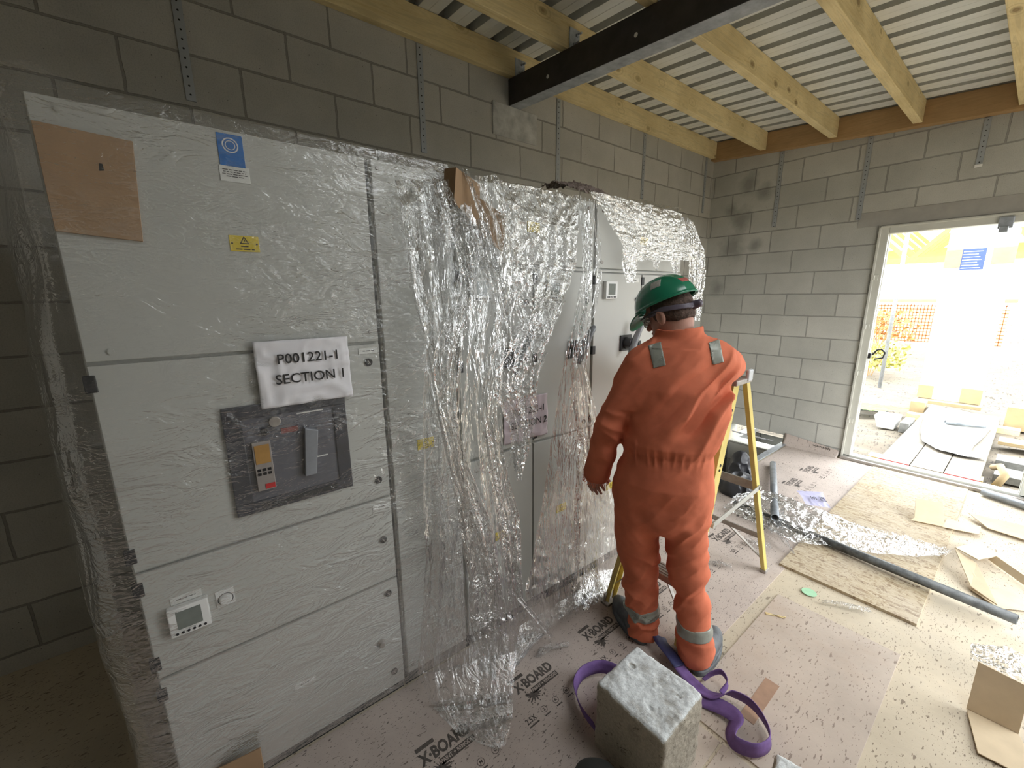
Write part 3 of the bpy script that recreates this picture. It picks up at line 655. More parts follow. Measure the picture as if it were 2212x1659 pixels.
b = MB(); b.bar(onr(FR, .3)-Vector((.16, 0, .03)), onr(FR, .09), .006, .02, (0, 1, 0)); b.bar(onr(FL, .3)+Vector((.14, 0, -.03)), onr(FL, .09), .006, .02, (0, 1, 0)); b.build('step_brace', M_ALU, lad)
for r, q, sx in ((FR, RR, .018), (FL, RL, -.018)):
    a, c = onr(r, .57)+Vector((sx, .02, 0)), onr(q, .62)+Vector((sx, 0, 0)); b = MB(); b.bar(a, c, .028, .005, (1, 0, 0)); b.tube([a-Vector((.006, 0, 0)), a+Vector((.008, 0, 0))], .014, 12); b.tube([c-Vector((.006, 0, 0)), c+Vector((.008, 0, 0))], .012, 12)
    b.build('spreader', simple('dull_silver', (.45, .45, .42), .45, .3), lad, bevel=.001)
b = MB(); b.box((1.455, -3.12, 1.235), (1.815, -2.95, 1.262)); b.build('top_cap', M_ALU, lad, bevel=.006)
b = MB(); b.rbox((1.812, -2.985, 1.275), (.02, .05, .06)); b.build('end_bracket', simple('grey_plastic', (.5, .52, .53), .4), lad, bevel=.008)
for z0, z1, mt in ((.36, .44, M_LAB), (.445, .47, simple('red_print', (.45, .05, .04), .6)), (.475, .54, M_LAB), (.2, .34, M_LAB)):
    a, c = onr(FR, z0), onr(FR, z1); b = MB(); b.bar(a+Vector((.0035, 0, 0)), c+Vector((.0035, 0, 0)), .045, .001, (1, 0, 0)); b.build('rail_label', mt, lad)
# ================================================================ the worker
P0 = np.array([1.79, -3.51, 0.]); nD = np.array([-.466, .885, 0.]); nR = np.array([.885, .466, 0.])
man = thing('person', 'person in orange coveralls and green hard hat, seen from behind', 'person', tuple(P0))
RM = Matrix.Rotation(math.atan2(nR[1], nR[0]), 4, 'Z')
def man_part(V, Q, name, mat, smooth=True, parent=None, sm=0):
    """V in the worker's own frame: x to his right, y ahead, z up"""
    X = V[:, :1]*nR+V[:, 1:2]*nD+V[:, 2:]*np.array([0, 0, 1.])+P0
    o = mesh_obj(name, arr_mesh(name, X, Q), mat, parent or man, None, smooth)
    if sm: m = o.modifiers.new('s', 'SMOOTH'); m.factor = .5; m.iterations = sm
    return o
def rings(P, R):
    """tapered trunk through rings (z, cx, cy, rx, ry)"""
    R = np.array(R)[np.argsort([r[0] for r in R])]; z = P[:, 2]; q = [np.interp(z, R[:, 0], R[:, k]) for k in range(1, 5)]
    dx, dy = P[:, 0]-q[0], P[:, 1]-q[1]; k = np.sqrt((dx/q[2])**2+(dy/q[3])**2); side = (k-1)*np.minimum(q[2], q[3])
    side = np.where(k > 1, side, side); over = np.maximum(R[0, 0]-z, z-R[-1, 0])
    return np.where(over > 0, np.sqrt(np.maximum(side, 0)**2+over**2)+np.minimum(np.maximum(side, over), 0), np.maximum(side, over))
HF = np.array([-.84, .36, -.42]); HF /= np.linalg.norm(HF); HR = np.cross(HF, [0, 0, 1.]); HR /= np.linalg.norm(HR); HU = np.cross(HR, HF)
HR = HR*1.0
HM = np.stack([HR, HF, HU])                                # rows: right, front, up of the head
HC = np.array([-.114, .085, 1.588])
def hd(p): return HC+p[0]*HR+p[1]*HF+p[2]*HU
shL, elL, wrL = (-.195, .0, 1.355), (-.318, -.03, 1.10), (-.385, .045, .82)
shR, elR, wrR = (.085, .06, 1.385), (.175, .40, 1.325), (-.06, .50, 1.30)
legs = [[(-.165, 0, .80), .100, (-.17, .0, .58), .085, (-.155, .03, .36), .06, (-.12, .0, .09), .05], [(.0, 0, .80), .10, (.025, .0, .6), .08, (.062, -.01, .38), .058, (.118, -.05, .09), .05]]
def head(P):
    q = (P-HC) @ HM.T                                     # x right, y front, z up
    d = ell(q, (0, -.012, .025), (.076, .098, .092)); d = smin(d, ell(q, (0, .02, -.055), (.055, .068, .062)), .03)
    d = smin(d, ell(q, (0, .035, -.095), (.032, .038, .022)), .03)          # chin
    d = smin(d, rcone(q, (0, .078, .005), (0, .104, -.03), .008, .013), .012)  # nose
    for s in (-1, 1):
        d = smin(d, ell(q, (s*.032, .075, .02), (.024, .016, .012)), .015)
        d = np.minimum(d, np.maximum(ell(q, (s*.08, -.004, -.015), (.010, .020, .034)), -ell(q, (s*.092, .0, -.013), (.010, .011, .022))))
        d = np.maximum(d, -ell(q, (s*.03, .096, .004), (.014, .012, .007)))   # eye sockets
        d = np.minimum(d, ell(q, (s*.03, .082, .003), (.012, .012, .010)))
    d = np.maximum(d, -ell(q, (0, .098, -.062), (.024, .01, .0025)))           # mouth
    d = smin(d, ell(q, (0, .088, -.057), (.022, .009, .005)), .006); d = smin(d, ell(q, (0, .086, -.068), (.02, .009, .006)), .006)
    return d
def hand(P, w, dirv, side, spread, fl, kn):
    pass
def fingers(P):
    d = None
    # left hand hangs below the cuff: palm, four fingers, thumb towards the body
    palm = rcone(P, (-.395, .05, .80), (-.400, .055, .775), .026, .032); palm = smin(palm, rcone(P, (-.425, .05, .772), (-.372, .06, .780), .014, .014), .02)
    d = smin(rcone(P, wrL, (-.395, .05, .80), .030, .028), palm, .02)
    for a, m_, t in (((-.427, .05, .768), (-.424, .048, .738), (-.410, .058, .706)), ((-.408, .052, .766), (-.403, .048, .730), (-.385, .060, .692)), ((-.389, .055, .768), (-.383, .052, .732), (-.366, .064, .696)), ((-.372, .060, .772), (-.366, .058, .744), (-.352, .068, .716))):
        d = smin(d, np.minimum(rcone(P, a, m_, .0095, .0085), rcone(P, m_, t, .0085, .0068)), .006)
    d = smin(d, np.minimum(rcone(P, (-.378, .07, .80), (-.355, .088, .775), .013, .011), rcone(P, (-.355, .088, .775), (-.340, .094, .748), .0105, .008)), .008)
    # right hand rests on the ladder top
    h = smin(rcone(P, wrR, (-.10, .515, 1.292), .028, .026), rcone(P, (-.125, .50, 1.288), (-.125, .55, 1.286), .017, .017), .02)
    for y0, l in ((.498, .06), (.516, .075), (.534, .072), (.55, .058)):
        a = (-.135, y0, 1.288); m_ = (-.135-l*.55, y0+.004, 1.296); t = (-.135-l, y0+.006, 1.277)
        h = smin(h, np.minimum(rcone(P, a, m_, .0095, .0085), rcone(P, m_, t, .0085, .007)), .006)
    h = smin(h, np.minimum(rcone(P, (-.095, .49, 1.29), (-.13, .465, 1.285), .013, .011), rcone(P, (-.13, .465, 1.285), (-.16, .46, 1.279), .0105, .008)), .008)
    return np.minimum(d, h)
def bodyf(P):
    d = head(P); neck = rcone(P, (-.068, .045, 1.45), tuple(hd((0, -.035, -.06))), .062, .057); d = smin(d, neck, .025)
    d = smin(d, rings(P, [(.72, -.085, 0, .15, .095), (.9, -.08, 0, .16, .10), (1.0, -.075, 0, .15, .095), (1.2, -.065, .01, .165, .10), (1.36, -.06, .03, .15, .08), (1.44, -.062, .04, .11, .07)]), .04)
    for a, m_, c, r in ((shL, elL, wrL, (.06, .045, .032)), (shR, elR, wrR, (.06, .045, .032))):
        d = smin(d, np.minimum(rcone(P, a, m_, r[0], r[1]), rcone(P, m_, c, r[1], r[2])), .03)
    for g in legs:
        d = smin(d, np.minimum(np.minimum(rcone(P, g[0], g[2], g[1], g[3]), rcone(P, g[2], g[4], g[3], g[5])), rcone(P, g[4], g[6], g[5], g[7])), .03)
    return smin(d, fingers(P), .006)
V, Q = sdf_mesh(bodyf, (-.50, -.18, .03), (.26, .66, 1.76), .0032)
man_part(V, Q, 'body', M_SKIN, sm=1)
# coveralls
def folds(P):
    x, y, z = P.T; g = lambda cx, cy, cz, r: np.exp(-(((x-cx)/r[0])**2+((y-cy)/r[1])**2+((z-cz)/r[2])**2))
    w = fbm(x*5, y*5, z*5, 2, 4)*.6
    def pleat(dirx, dirz, f, seed): t = (x*dirx+z*dirz)*f+w*1.3; return np.maximum(ridge(t, vn(x*3, z*3, y*2, seed)*.8, y*3, seed), -.25)-.35
    back = np.clip((.06-y)/.1, 0, 1)
    d = .042*pleat(.75, -.66, 15, 1)*(.25+.75*g(.06, -.08, 1.2, (.17, .2, .18)))*back            # long diagonals across the back
    d = d+.024*pleat(.9, -.45, 20, 2)*g(.12, .0, 1.28, (.12, .3, .2))
    d = d+.010*pleat(1., .1, 38, 3)*g(-.16, -.1, 1.0, (.12, .3, .035))+.009*pleat(1., -.1, 32, 8)*g(.0, -.1, 1.0, (.2, .3, .03))           # gathers at the waist elastic
    d = d+.018*pleat(-.8, .6, 13, 5)*g(.03, -.06, .70, (.1, .3, .13))+.016*pleat(.8, .6, 13, 6)*g(-.14, -.06, .64, (.08, .3, .1))   # under the seat
    d = d+.017*pleat(.35, 1., 13, 7)*g(-.15, 0, .36, (.2, .3, .14))+.020*pleat(-.45, 1., 13, 9)*g(.06, 0, .42, (.2, .3, .16))        # behind the knees
    d = d+.012*pleat(.3, 1., 20, 10)*g(.0, 0, .1, (.4, .3, .1))
    d = d+.014*pleat(.4, 1., 15, 11)*g(-.31, 0, 1.08, (.09, .3, .2))+.014*pleat(1., .3, 16, 12)*g(.17, .25, 1.33, (.12, .25, .15))
    d = np.maximum(d, -.012)
    return d+.0022*fbm(x*22, y*22, z*22, 2, 3)
def cover(P):
    z = P[:, 2]
    d = rings(P, [(.70, -.085, .0, .19, .125), (.76, -.085, 0, .205, .142), (.86, -.080, -.005, .205, .15), (.95, -.074, 0, .197, .14), (1.0, -.072, .0, .190, .130), (1.04, -.070, .0, .200, .142), (1.15, -.066, .01, .208, .142), (1.28, -.062, .018, .206, .135), (1.36, -.058, .028, .190, .120), (1.42, -.056, .036, .162, .104), (1.47, -.062, .042, .118, .09), (1.50, -.064, .046, .09, .078)])
    L1 = np.minimum(np.minimum(rcone(P, (-.178, 0, .80), (-.18, 0, .60), .118, .108), rcone(P, (-.18, 0, .60), (-.158, .02, .36), .108, .084)), rcone(P, (-.158, .02, .36), (-.118, -.01, .055), .084, .074))
    L2 = np.minimum(np.minimum(rcone(P, (.005, 0, .80), (.032, 0, .60), .118, .095), rcone(P, (.032, 0, .60), (.068, -.01, .38), .095, .075)), rcone(P, (.068, -.01, .38), (.120, -.055, .05), .075, .074))
    seat = smin(L1, L2, .014); d = smin(d, seat, .05)
    d = smin(d, ell(P, (-.08, -.03, .70), (.13, .10, .09)), .05)
    A1 = np.minimum(rcone(P, shL, elL, .088, .066), rcone(P, elL, (-.388, .045, .815), .066, .067)); zk = np.where(P[:, 2] > 1.18, .045, .012)
    A2 = np.minimum(rcone(P, shR, elR, .09, .062), rcone(P, elR, (-.02, .485, 1.305), .062, .042))
    d = smin(d, smin(A1, ell(P, (-.13, .01, 1.41), (.10, .08, .06)), .03), zk); d = smin(d, smin(A2, ell(P, (.03, .04, 1.435), (.09, .08, .055)), .03), .05)
    # soft collar
    q = P-np.array([-.062, .048, 0]); rr = np.sqrt((q[:, 0]/.088)**2+(q[:, 1]/.082)**2)
    col = np.maximum(np.abs((rr-1)*.082)-.007, np.maximum(1.44-z, z-(1.532+.12*q[:, 0]-.05*np.maximum(q[:, 1], 0)*4)))
    d = smin(d, col, .008)
    fo = folds(P); d = d-np.where(z > 1.45, np.clip(fo, -.003, .004), fo)
    # open at hems, cuffs and neck
    d = np.maximum(d, .028-z+.01*vn(P[:, 0]*20, P[:, 1]*20, 0, 3))
    cu = (P-np.array([-.385, .045, .80])) @ np.array([-.24, .2, -.95]); d = np.maximum(d, np.where(P[:, 0] < -.28, cu-.018-.008*vn(P[:, 0]*30, P[:, 1]*30, 0, 5), -1))
    inner = np.maximum(np.sqrt((q[:, 0]/.079)**2+(q[:, 1]/.074)**2)-1, -2)*.07; d = np.maximum(d, np.where(z > 1.47, -inner, -1))
    inn = rcone(P, (-.378, .04, .87), (-.40, .055, .74), .045, .055); d = np.maximum(d, -inn)
    return d
V, Q = sdf_mesh(cover, (-.52, -.22, .0), (.30, .62, 1.60), .0046, marg=1.9)
cov = man_part(V, Q, 'coverall', M_ORANGE, sm=1)
def patch(name, mat, boxc, boxb, R=None, off=.0035, h=.004, parent=None):
    c, bb = np.array(boxc), np.array(boxb)
    f = lambda P: np.maximum(np.maximum(cover(P)-off, -(cover(P)+.003)), bxs(P, boxc, boxb, R))
    r = np.linalg.norm(bb)+.02; m = bb.max()+.03 if R is not None else bb+.02
    V, Q = sdf_mesh(f, c-m, c+m, h, marg=2.2); return man_part(V, Q, name, mat, parent=cov)
def rz(a, b=0):
    m = Matrix.Rotation(a, 3, 'Y') @ Matrix.Rotation(b, 3, 'X'); return np.array(m)
patch('reflective_strip', M_TAPE, (-.125, 0, .165), (.12, .14, .024), rz(.1)).get('x')
patch('reflective_strip', M_TAPE, (.105, 0, .185), (.115, .14, .026), rz(.06))
patch('shoulder_patch', M_TAPE, (-.135, -.06, 1.425), (.026, .10, .047), rz(.32))
patch('shoulder_patch', M_TAPE, (.085, -.05, 1.44), (.021, .10, .045), rz(.25))
# frayed cuff threads
b = MB(); random.seed(3)
for k in range(46):
    a = 2*PI*k/46+random.uniform(-.05, .05); c = np.array([-.390, .048, .788])+.062*math.cos(a)*np.array([.93, .1, -.22])+.062*math.sin(a)*np.array([0, 1, .1])
    e = c+np.array([random.uniform(-.010, .006)+.006*math.cos(a), .008*math.sin(a), -.010-random.random()*.012])
    w = lambda p: tuple(P0+p[0]*nR+p[1]*nD+np.array([0, 0, p[2]])); b.tube([w(c), w((c+e)/2+np.array([.002, 0, 0])), w(e)], .0013, 5)
b.build('frayed_threads', M_ORANGE, cov)
# boots
def boot(heel, toe, name='boot'):
    h, t = np.array(heel), np.array(toe); d = t-h; L = np.linalg.norm(d); d /= L; s = np.array([-d[1], d[0], 0]); R = np.stack([s, d, [0, 0, 1.]])
    def f(P):
        q = (P-h) @ R.T; sole = np.maximum(ell(q, (0, L*.5, .01), (.056, L*.5+.035, .2)), np.abs(q[:, 2]-.014)-.014)
        u = smin(ell(q, (0, L*.70, .045), (.047, .10, .045)), ell(q, (0, .045, .06), (.042, .055, .062)), .05)
        u = smin(u, rcone(q, (0, .045, .07), (0, .035, .11), .042, .04), .03); u = np.maximum(u, .016-q[:, 2])-.0025*fbm(q[:, 0]*30, q[:, 1]*30, q[:, 2]*30, 2)
        return smin(sole, u, .006)
    lo = np.minimum(h, t)-.09; hi = np.maximum(h, t)+.09; lo[2] = -.02; hi[2] = .24
    V, Q = sdf_mesh(f, lo, hi, .004, marg=2.5); V[:, 2] = np.maximum(V[:, 2], .001); return man_part(V, Q, name, M_BOOT)
boot((-.125, -.03, 0), (-.265, .145, 0)); boot((.135, -.10, 0), (.205, .12, 0))
# hard hat
def helm(P):
    q = (P-HC) @ HM.T; c = (0, -.005, .046)
    o_ = ell(q, c, (.111, .134, .116)); o_ = o_-.003*np.exp(-(q[:, 0]/.012)**2)-.002*np.exp(-((np.abs(q[:, 0])-.045)/.01)**2)
    i_ = ell(q, c, (.105, .128, .110)); d = np.maximum(np.maximum(o_, -i_), .042-q[:, 2]-.35*np.maximum(q[:, 1], 0)*0)
    br = np.maximum(np.sqrt((q[:, 0]/.099)**2+((q[:, 1]-.03)/.158)**2)-1, -1)*.1; t = np.abs(q[:, 2]-(.040-1.6*np.maximum(q[:, 1]-.09, 0)**1.5-.9*q[:, 0]**2))-.003
    br = np.maximum(np.maximum(br, t), np.maximum(-i_*1.0, .05-q[:, 1])); d = smin(d, br, .006)
    rim = np.maximum(np.abs(ell(q, c, (.113, .137, .116)))-.003, np.abs(q[:, 2]-.044)-.005); return smin(d, rim, .004)
V, Q = sdf_mesh(helm, HC-.21, HC+.21, .003, marg=2.); hat = man_part(V, Q, 'hard_hat', M_GREEN, sm=1)
def hatpatch(name, mat, c, r, off=.0016):
    def f(P):
        q = (P-HC) @ HM.T; o_ = ell(q, (0, -.005, .046), (.111, .134, .116))-.003*np.exp(-(q[:, 0]/.012)**2)-.002*np.exp(-((np.abs(q[:, 0])-.045)/.01)**2)
        return np.maximum(np.maximum(o_-off, -(o_+.002)), np.abs(q-np.array(c)).__sub__(np.array(r)).max(1))
    cc = hd(c); V, Q = sdf_mesh(f, cc-.07, cc+.07, .0025, marg=2.5); return man_part(V, Q, name, mat, parent=hat)
hatpatch('hat_sticker', simple('hat_sticker', (.42, .42, .38), .5), (-.078, -.03, .12), (.03, .022, .016))
hatpatch('hat_sticker', simple('red_sticker', (.4, .1, .08), .5), (-.02, -.125, .10), (.022, .05, .011))
def band(P):
    q = (P-HC) @ HM.T; d = np.maximum(np.abs(ell(q, (0, -.014, .012), (.084, .108, .3)))-.003, np.abs(q[:, 2]+.0-.10*np.minimum(q[:, 1], 0)*0-.012+.35*np.minimum(q[:, 1]+.03, 0)*0+.25*np.maximum(-q[:, 1]-.02, 0))-.011)
    d = np.maximum(d, q[:, 1]-.05); return smin(d, rcone(q, (0, -.118, -.012), (0, -.138, -.014), .018, .016), .003)
V, Q = sdf_mesh(band, HC-.17, HC+.17, .003, marg=2.5); man_part(V, Q, 'headband', simple('headband_plastic', (.12, .1, .13), .4), parent=hat)
def hair(P):
    q = (P-HC) @ HM.T; d = smin(ell(q, (0, -.016, .02), (.081, .101, .09)), ell(q, (0, -.055, -.035), (.058, .05, .045)), .03)
    d = np.maximum(d, q[:, 1]-.035+.4*np.minimum(q[:, 2], 0)*0); d = np.maximum(d, -(q[:, 2]+.055-.9*np.maximum(q[:, 1], 0))); d = np.maximum(d, -ell(q, (-.088, .0, -.018), (.02, .028, .04))); d = np.maximum(d, -ell(q, (.088, .0, -.018), (.02, .028, .04)))
    return d-.0018*fbm(q[:, 0]*90, q[:, 1]*90, q[:, 2]*40, 2)
V, Q = sdf_mesh(hair, HC-.13, HC+.13, .003, marg=2.5); man_part(V, Q, 'hair', M_HAIR)
b = MB(); wv = lambda p: (lambda h_: tuple(P0+h_[0]*nR+h_[1]*nD+np.array([0, 0, h_[2]])))(hd(p))
for s in (-1, 1): MB().tube([wv((s*.084, -.01, .012)), wv((s*.082, .05, .012)), wv((s*.07, .092, .008))], .0028, 6).build('glasses_arm', M_BLACK, man)
gl, nt, bs = newmat('clear_lens'); bs.inputs['Transmission Weight'].default_value = .9; bs.inputs['Roughness'].default_value = .05; bs.inputs['Base Color'].default_value = (.9, .9, .85, 1)
def lens(P):
    q = (P-HC) @ HM.T; return np.maximum(np.abs(ell(q, (0, .0, .0), (.078, .116, .2)))-.0015, np.maximum(np.abs(q[:, 2]-.0)-.022, .05-q[:, 1]))
V, Q = sdf_mesh(lens, HC-.14, HC+.14, .003, marg=2.5); man_part(V, Q, 'safety_glasses', gl)
# ================================================================ stretch wrap
def sheet(name, rows, nu, nv, fu, amp, seed, mat, fine=.004, outward=None, parent=None, floor=False, edge=.02, at=None, minx=1.212):
    """a creased sheet between a left and a right edge line (six numbers per row: left xyz, right xyz)"""
    R = np.array(rows, float); t = np.linspace(0, len(R)-1, nv); i = np.minimum(t.astype(int), len(R)-2); f = (t-i); f = (f*f*(3-2*f)*.5+f*.5)[:, None]
    E_ = R[i]*(1-f)+R[i+1]*f; Lp, Rp = E_[:, :3], E_[:, 3:]; u = np.linspace(0, 1, nu)[:, None, None]
    vv = np.linspace(0, 1, nv)[None, :]; uu = np.linspace(0, 1, nu)[:, None]*np.ones((1, nv)); vv = np.ones((nu, 1))*vv
    wob = fbm(vv*len(R)*.9, seed*1.7+np.zeros_like(vv), 0, 3, seed)*edge; ue = u+0*Lp
    Pp = Lp[None]*(1-u)+Rp[None]*u
    wd = Rp-Lp; wl_ = np.linalg.norm(wd, axis=1)+1e-6; wdn = wd/wl_[:, None]
    vd = np.gradient((Lp+Rp)/2, axis=0); vd /= np.linalg.norm(vd, axis=1)[:, None]+1e-9
    nn = np.cross(wdn, vd); nn /= np.linalg.norm(nn, axis=1)[:, None]+1e-9
    flip = np.where((nn[:, 2] if floor else nn[:, 0]) < 0, -1, 1)[:, None]; nn = nn*flip
    if not floor: nn[:, 0] = np.abs(nn[:, 0])+.4; nn /= np.linalg.norm(nn, axis=1)[:, None]
    warp = vn(uu*2, vv*4, 0, seed+1)*.35
    pl = ridge(uu*fu+warp*2, vv*1.6, 0, seed)*.65+ridge(uu*fu*2.3+warp*3, vv*3.2, 2, seed+2)*.35
    cr = ridge(uu*fu*3+warp*6, vv*26, 1, seed+3)*.6+fbm(uu*fu*4, vv*40, 5, 2, seed+4)*.6
    dsp = amp*(pl*.5+.5)+fine*cr
    Pp = Pp+nn[None]*dsp[..., None]+wdn[None]*(((uu-.5)*2)**3*wob)[..., None]
    if not floor: Pp[..., 0] = np.maximum(Pp[..., 0], minx)
    Pp[..., 2] = np.maximum(Pp[..., 2], .006+.01*np.abs(vn(uu*9, vv*20, 0, seed)))
    I = np.arange(nu*nv).reshape(nu, nv); Q = np.stack([I[:-1, :-1], I[1:, :-1], I[1:, 1:], I[:-1, 1:]], -1).reshape(-1, 4)
    return mesh_obj(name, arr_mesh(name, Pp.reshape(-1, 3), Q), mat, parent, at, True)
# taut wrap over the wide cabinet and the cable chamber
rows = []
for z in np.linspace(2.135, .05, 24):
    bul = .05*math.sin((2.13-z)*1.5)*.5; rows.append([z, bul])
nu, nv = 150, 130
zz = np.linspace(2.14, .045, nv); prof_ = np.array([(.62, -5.56), (.85, -5.50), (1.05, -5.46), (1.18, -5.42), (1.226, -5.37), (1.226, -5.30), (1.222, -5.0), (1.221, -4.7), (1.222, -4.55), (1.224, -4.4), (1.224, -4.31)])
sp_ = np.concatenate([[0], np.cumsum(np.linalg.norm(np.diff(prof_, axis=0), axis=1))]); us = np.linspace(0, sp_[-1], nu)
px_, py_ = np.interp(us, sp_, prof_[:, 0]), np.interp(us, sp_, prof_[:, 1]); UU, ZZ = np.meshgrid(us, zz, indexing='ij')
X = px_[:, None]+0*ZZ; Y = py_[:, None]+0*ZZ; left = np.clip((-5.37-Y)/.05, 0, 1)
Y = Y-left*(.018*fbm(UU*3, ZZ*4, 0, 3, 5)+.02*np.exp(-((ZZ-2.1)/.08)**2)+.02*np.sin(ZZ*2.2)); X = X+.002*ridge(UU*3+ZZ*2, ZZ*20, 0, 3)*(1-left)+left*.012*ridge(UU*14, ZZ*3, 0, 6)
lump = np.exp(-((Y+5.33)/.05)**2-((ZZ-2.14)/.04)**2); Zq = ZZ+.03*lump
X = np.where(left < .5, np.maximum(X, 1.219), X)
V = np.stack([X, Y, Zq], -1).reshape(-1, 3); I = np.arange(nu*nv).reshape(nu, nv); Q = np.stack([I[:-1, :-1], I[1:, :-1], I[1:, 1:], I[:-1, 1:]], -1).reshape(-1, 4)
o = mesh_obj('stretch_wrap', arr_mesh('stretch_wrap', V, Q), M_FILM_T, None, (1.2, -4.9, .045), True)
tag(o, 'clear stretch wrap pulled tight over the wide cabinet and cable chamber', 'plastic wrap', 'plastic wraps')
# torn wrap hanging over the twin cabinets: one sheet of film with its gathered strands
hang = thing('stretch_wrap', 'torn clear wrap hanging in creased curtains down to the floor', 'plastic wrap', (1.3, -4.1, 0), 'plastic wraps')
FR_ = {
'main':[(1.235,-4.528,2.04,1.24,-4.129,2.119),(1.26,-4.527,1.931,1.27,-4.074,1.976),(1.27,-4.522,1.826,1.3,-4.064,1.85),(1.28,-4.497,1.671,1.32,-4.105,1.668),(1.28,-4.486,1.473,1.33,-4.152,1.448),(1.27,-4.502,1.228,1.33,-4.179,1.22),(1.26,-4.509,.944,1.33,-4.148,.924),(1.26,-4.519,.643,1.34,-4.114,.556),(1.27,-4.551,.338,1.37,-4.122,.238),(1.28,-4.575,.131,1.4,-4.167,.08),(1.344,-4.56,.012,1.522,-4.272,.012),(1.499,-4.53,.012,1.586,-4.333,.012),(1.632,-4.457,.012,1.658,-4.429,.012)],
'strandA':[(1.25,-4.34,1.969,1.25,-4.272,1.985),(1.31,-4.34,1.801,1.31,-4.25,1.805),(1.32,-4.39,1.67,1.32,-4.303,1.652),(1.32,-4.466,1.475,1.32,-4.361,1.466),(1.32,-4.459,1.267,1.32,-4.4,1.257),(1.32,-4.421,1.037,1.32,-4.348,1.017),(1.33,-4.385,.791,1.33,-4.262,.766),(1.34,-4.381,.517,1.34,-4.202,.454),(1.36,-4.369,.251,1.36,-4.196,.173),(1.4,-4.365,.067,1.4,-4.189,.03)],
'crest':[(1.225,-4.129,2.115,1.225,-3.628,2.115),(1.27,-4.12,1.971,1.27,-3.677,1.956),(1.29,-4.115,1.812,1.29,-3.708,1.79),(1.31,-4.109,1.668,1.31,-3.823,1.645),(1.33,-4.066,1.555,1.33,-3.883,1.536),(1.34,-4.012,1.485,1.34,-3.933,1.47)],
'knot':[(1.33,-4.066,1.574,1.33,-3.828,1.645),(1.34,-4.218,1.381,1.34,-3.972,1.413),(1.34,-4.22,1.287,1.34,-3.999,1.294),(1.33,-4.156,1.175,1.33,-3.99,1.165),(1.32,-4.126,1.042,1.32,-4.022,1.017),(1.31,-4.1,.92,1.31,-4.076,.909)],
'strandB':[(1.27,-4.24,1.95,1.27,-4.18,1.93),(1.32,-4.257,1.804,1.32,-4.162,1.739),(1.33,-4.205,1.598,1.33,-4.126,1.577),(1.33,-4.244,1.401,1.33,-4.176,1.375),(1.33,-4.283,1.2,1.33,-4.204,1.185),(1.33,-4.244,.972,1.33,-4.16,.948),(1.33,-4.202,.723,1.33,-4.086,.703),(1.34,-4.176,.465,1.34,-4.082,.446),(1.36,-4.19,.2,1.36,-4.06,.18)],
'right':[(1.225,-3.659,2.115,1.225,-3.509,2.112),(1.26,-3.653,1.918,1.26,-3.511,1.907),(1.28,-3.674,1.75,1.28,-3.531,1.708),(1.29,-3.731,1.537,1.29,-3.602,1.531),(1.3,-3.806,1.326,1.3,-3.624,1.328),(1.3,-3.833,1.152,1.3,-3.544,1.1),(1.3,-3.875,.93,1.27,-3.425,.805),(1.31,-3.927,.71,1.27,-3.323,.49),(1.33,-3.988,.497,1.27,-3.263,.255),(1.36,-4.071,.329,1.3,-3.309,.06),(1.36,-4.05,.05,1.397,-3.484,.012)],
'pool':[(1.33,-4.111,.101,1.28,-3.303,.02),(1.346,-4.119,.012,1.371,-3.427,.012),(1.422,-4.184,.012,1.348,-3.739,.012),(1.477,-4.261,.012,1.413,-4.117,.012)],
}
sheet('wrap_curtain', FR_['main'], 90, 420, 5, .045, 1, M_FILM_H, .006, parent=hang)
sheet('wrap_strand', FR_['strandA'], 50, 380, 7, .04, 2, M_FILM_C, .006, parent=hang)
sheet('wrap_strand', FR_['strandB'], 50, 360, 6, .035, 3, M_FILM_C, .005, parent=hang)
sheet('wrap_crest', FR_['crest'], 130, 260, 4, .03, 4, M_FILM_C, .009, parent=hang)
sheet('wrap_knot', FR_['knot'], 80, 220, 6, .04, 5, M_FILM_C, .008, parent=hang)
sheet('wrap_curtain', FR_['right'], 80, 420, 7, .035, 6, M_FILM_H, .006, parent=hang)
sheet('wrap_fold', FR_['pool'], 140, 60, 10, .03, 7, M_FILM_H, .008, parent=hang, floor=True)
# thin ropes of bunched film
def rope(pts, w, seed, par, mat=M_FILM_C, nu=16):
    P_ = [Vector(p) for p in pts]; rows = []
    for k, p in enumerate(P_):
        ww = w*(1+.4*math.sin(k*2.1+seed)); rows.append((p.x, p.y-ww/2, p.z, p.x+ww*.2, p.y+ww/2, p.z))
    return sheet('wrap_strand', rows, nu, 40*len(P_), 4, w*.7, seed, mat, w*.12, parent=par, edge=.01)
rope([(1.26,-4.27,2.12),(1.3,-4.22,1.95),(1.33,-4.17,1.75),(1.34,-4.13,1.6),(1.35,-4.14,1.45)], .03, 31, hang)
rope([(1.28,-4.5,1.9),(1.3,-4.5,1.7),(1.32,-4.47,1.5),(1.33,-4.44,1.25),(1.34,-4.40,1.0),(1.35,-4.33,.75),(1.37,-4.27,.5),(1.4,-4.3,.25),(1.45,-4.32,.03)], .035, 32, hang)
rope([(1.27,-3.62,2.05),(1.3,-3.62,1.85),(1.31,-3.66,1.6),(1.32,-3.73,1.35),(1.32,-3.72,1.15),(1.32,-3.66,.95),(1.33,-3.7,.6),(1.36,-3.72,.3),(1.38,-3.78,.05)], .03, 33, hang)
rope([(1.3,-4.14,1.5),(1.34,-4.2,1.35),(1.35,-4.12,1.28),(1.34,-4.0,1.33),(1.31,-3.9,1.42)], .03, 34, hang)
rope([(1.33,-4.07,1.25),(1.34,-4.05,1.1),(1.34,-4.07,.98),(1.34,-4.09,.88)], .04, 35, hang)
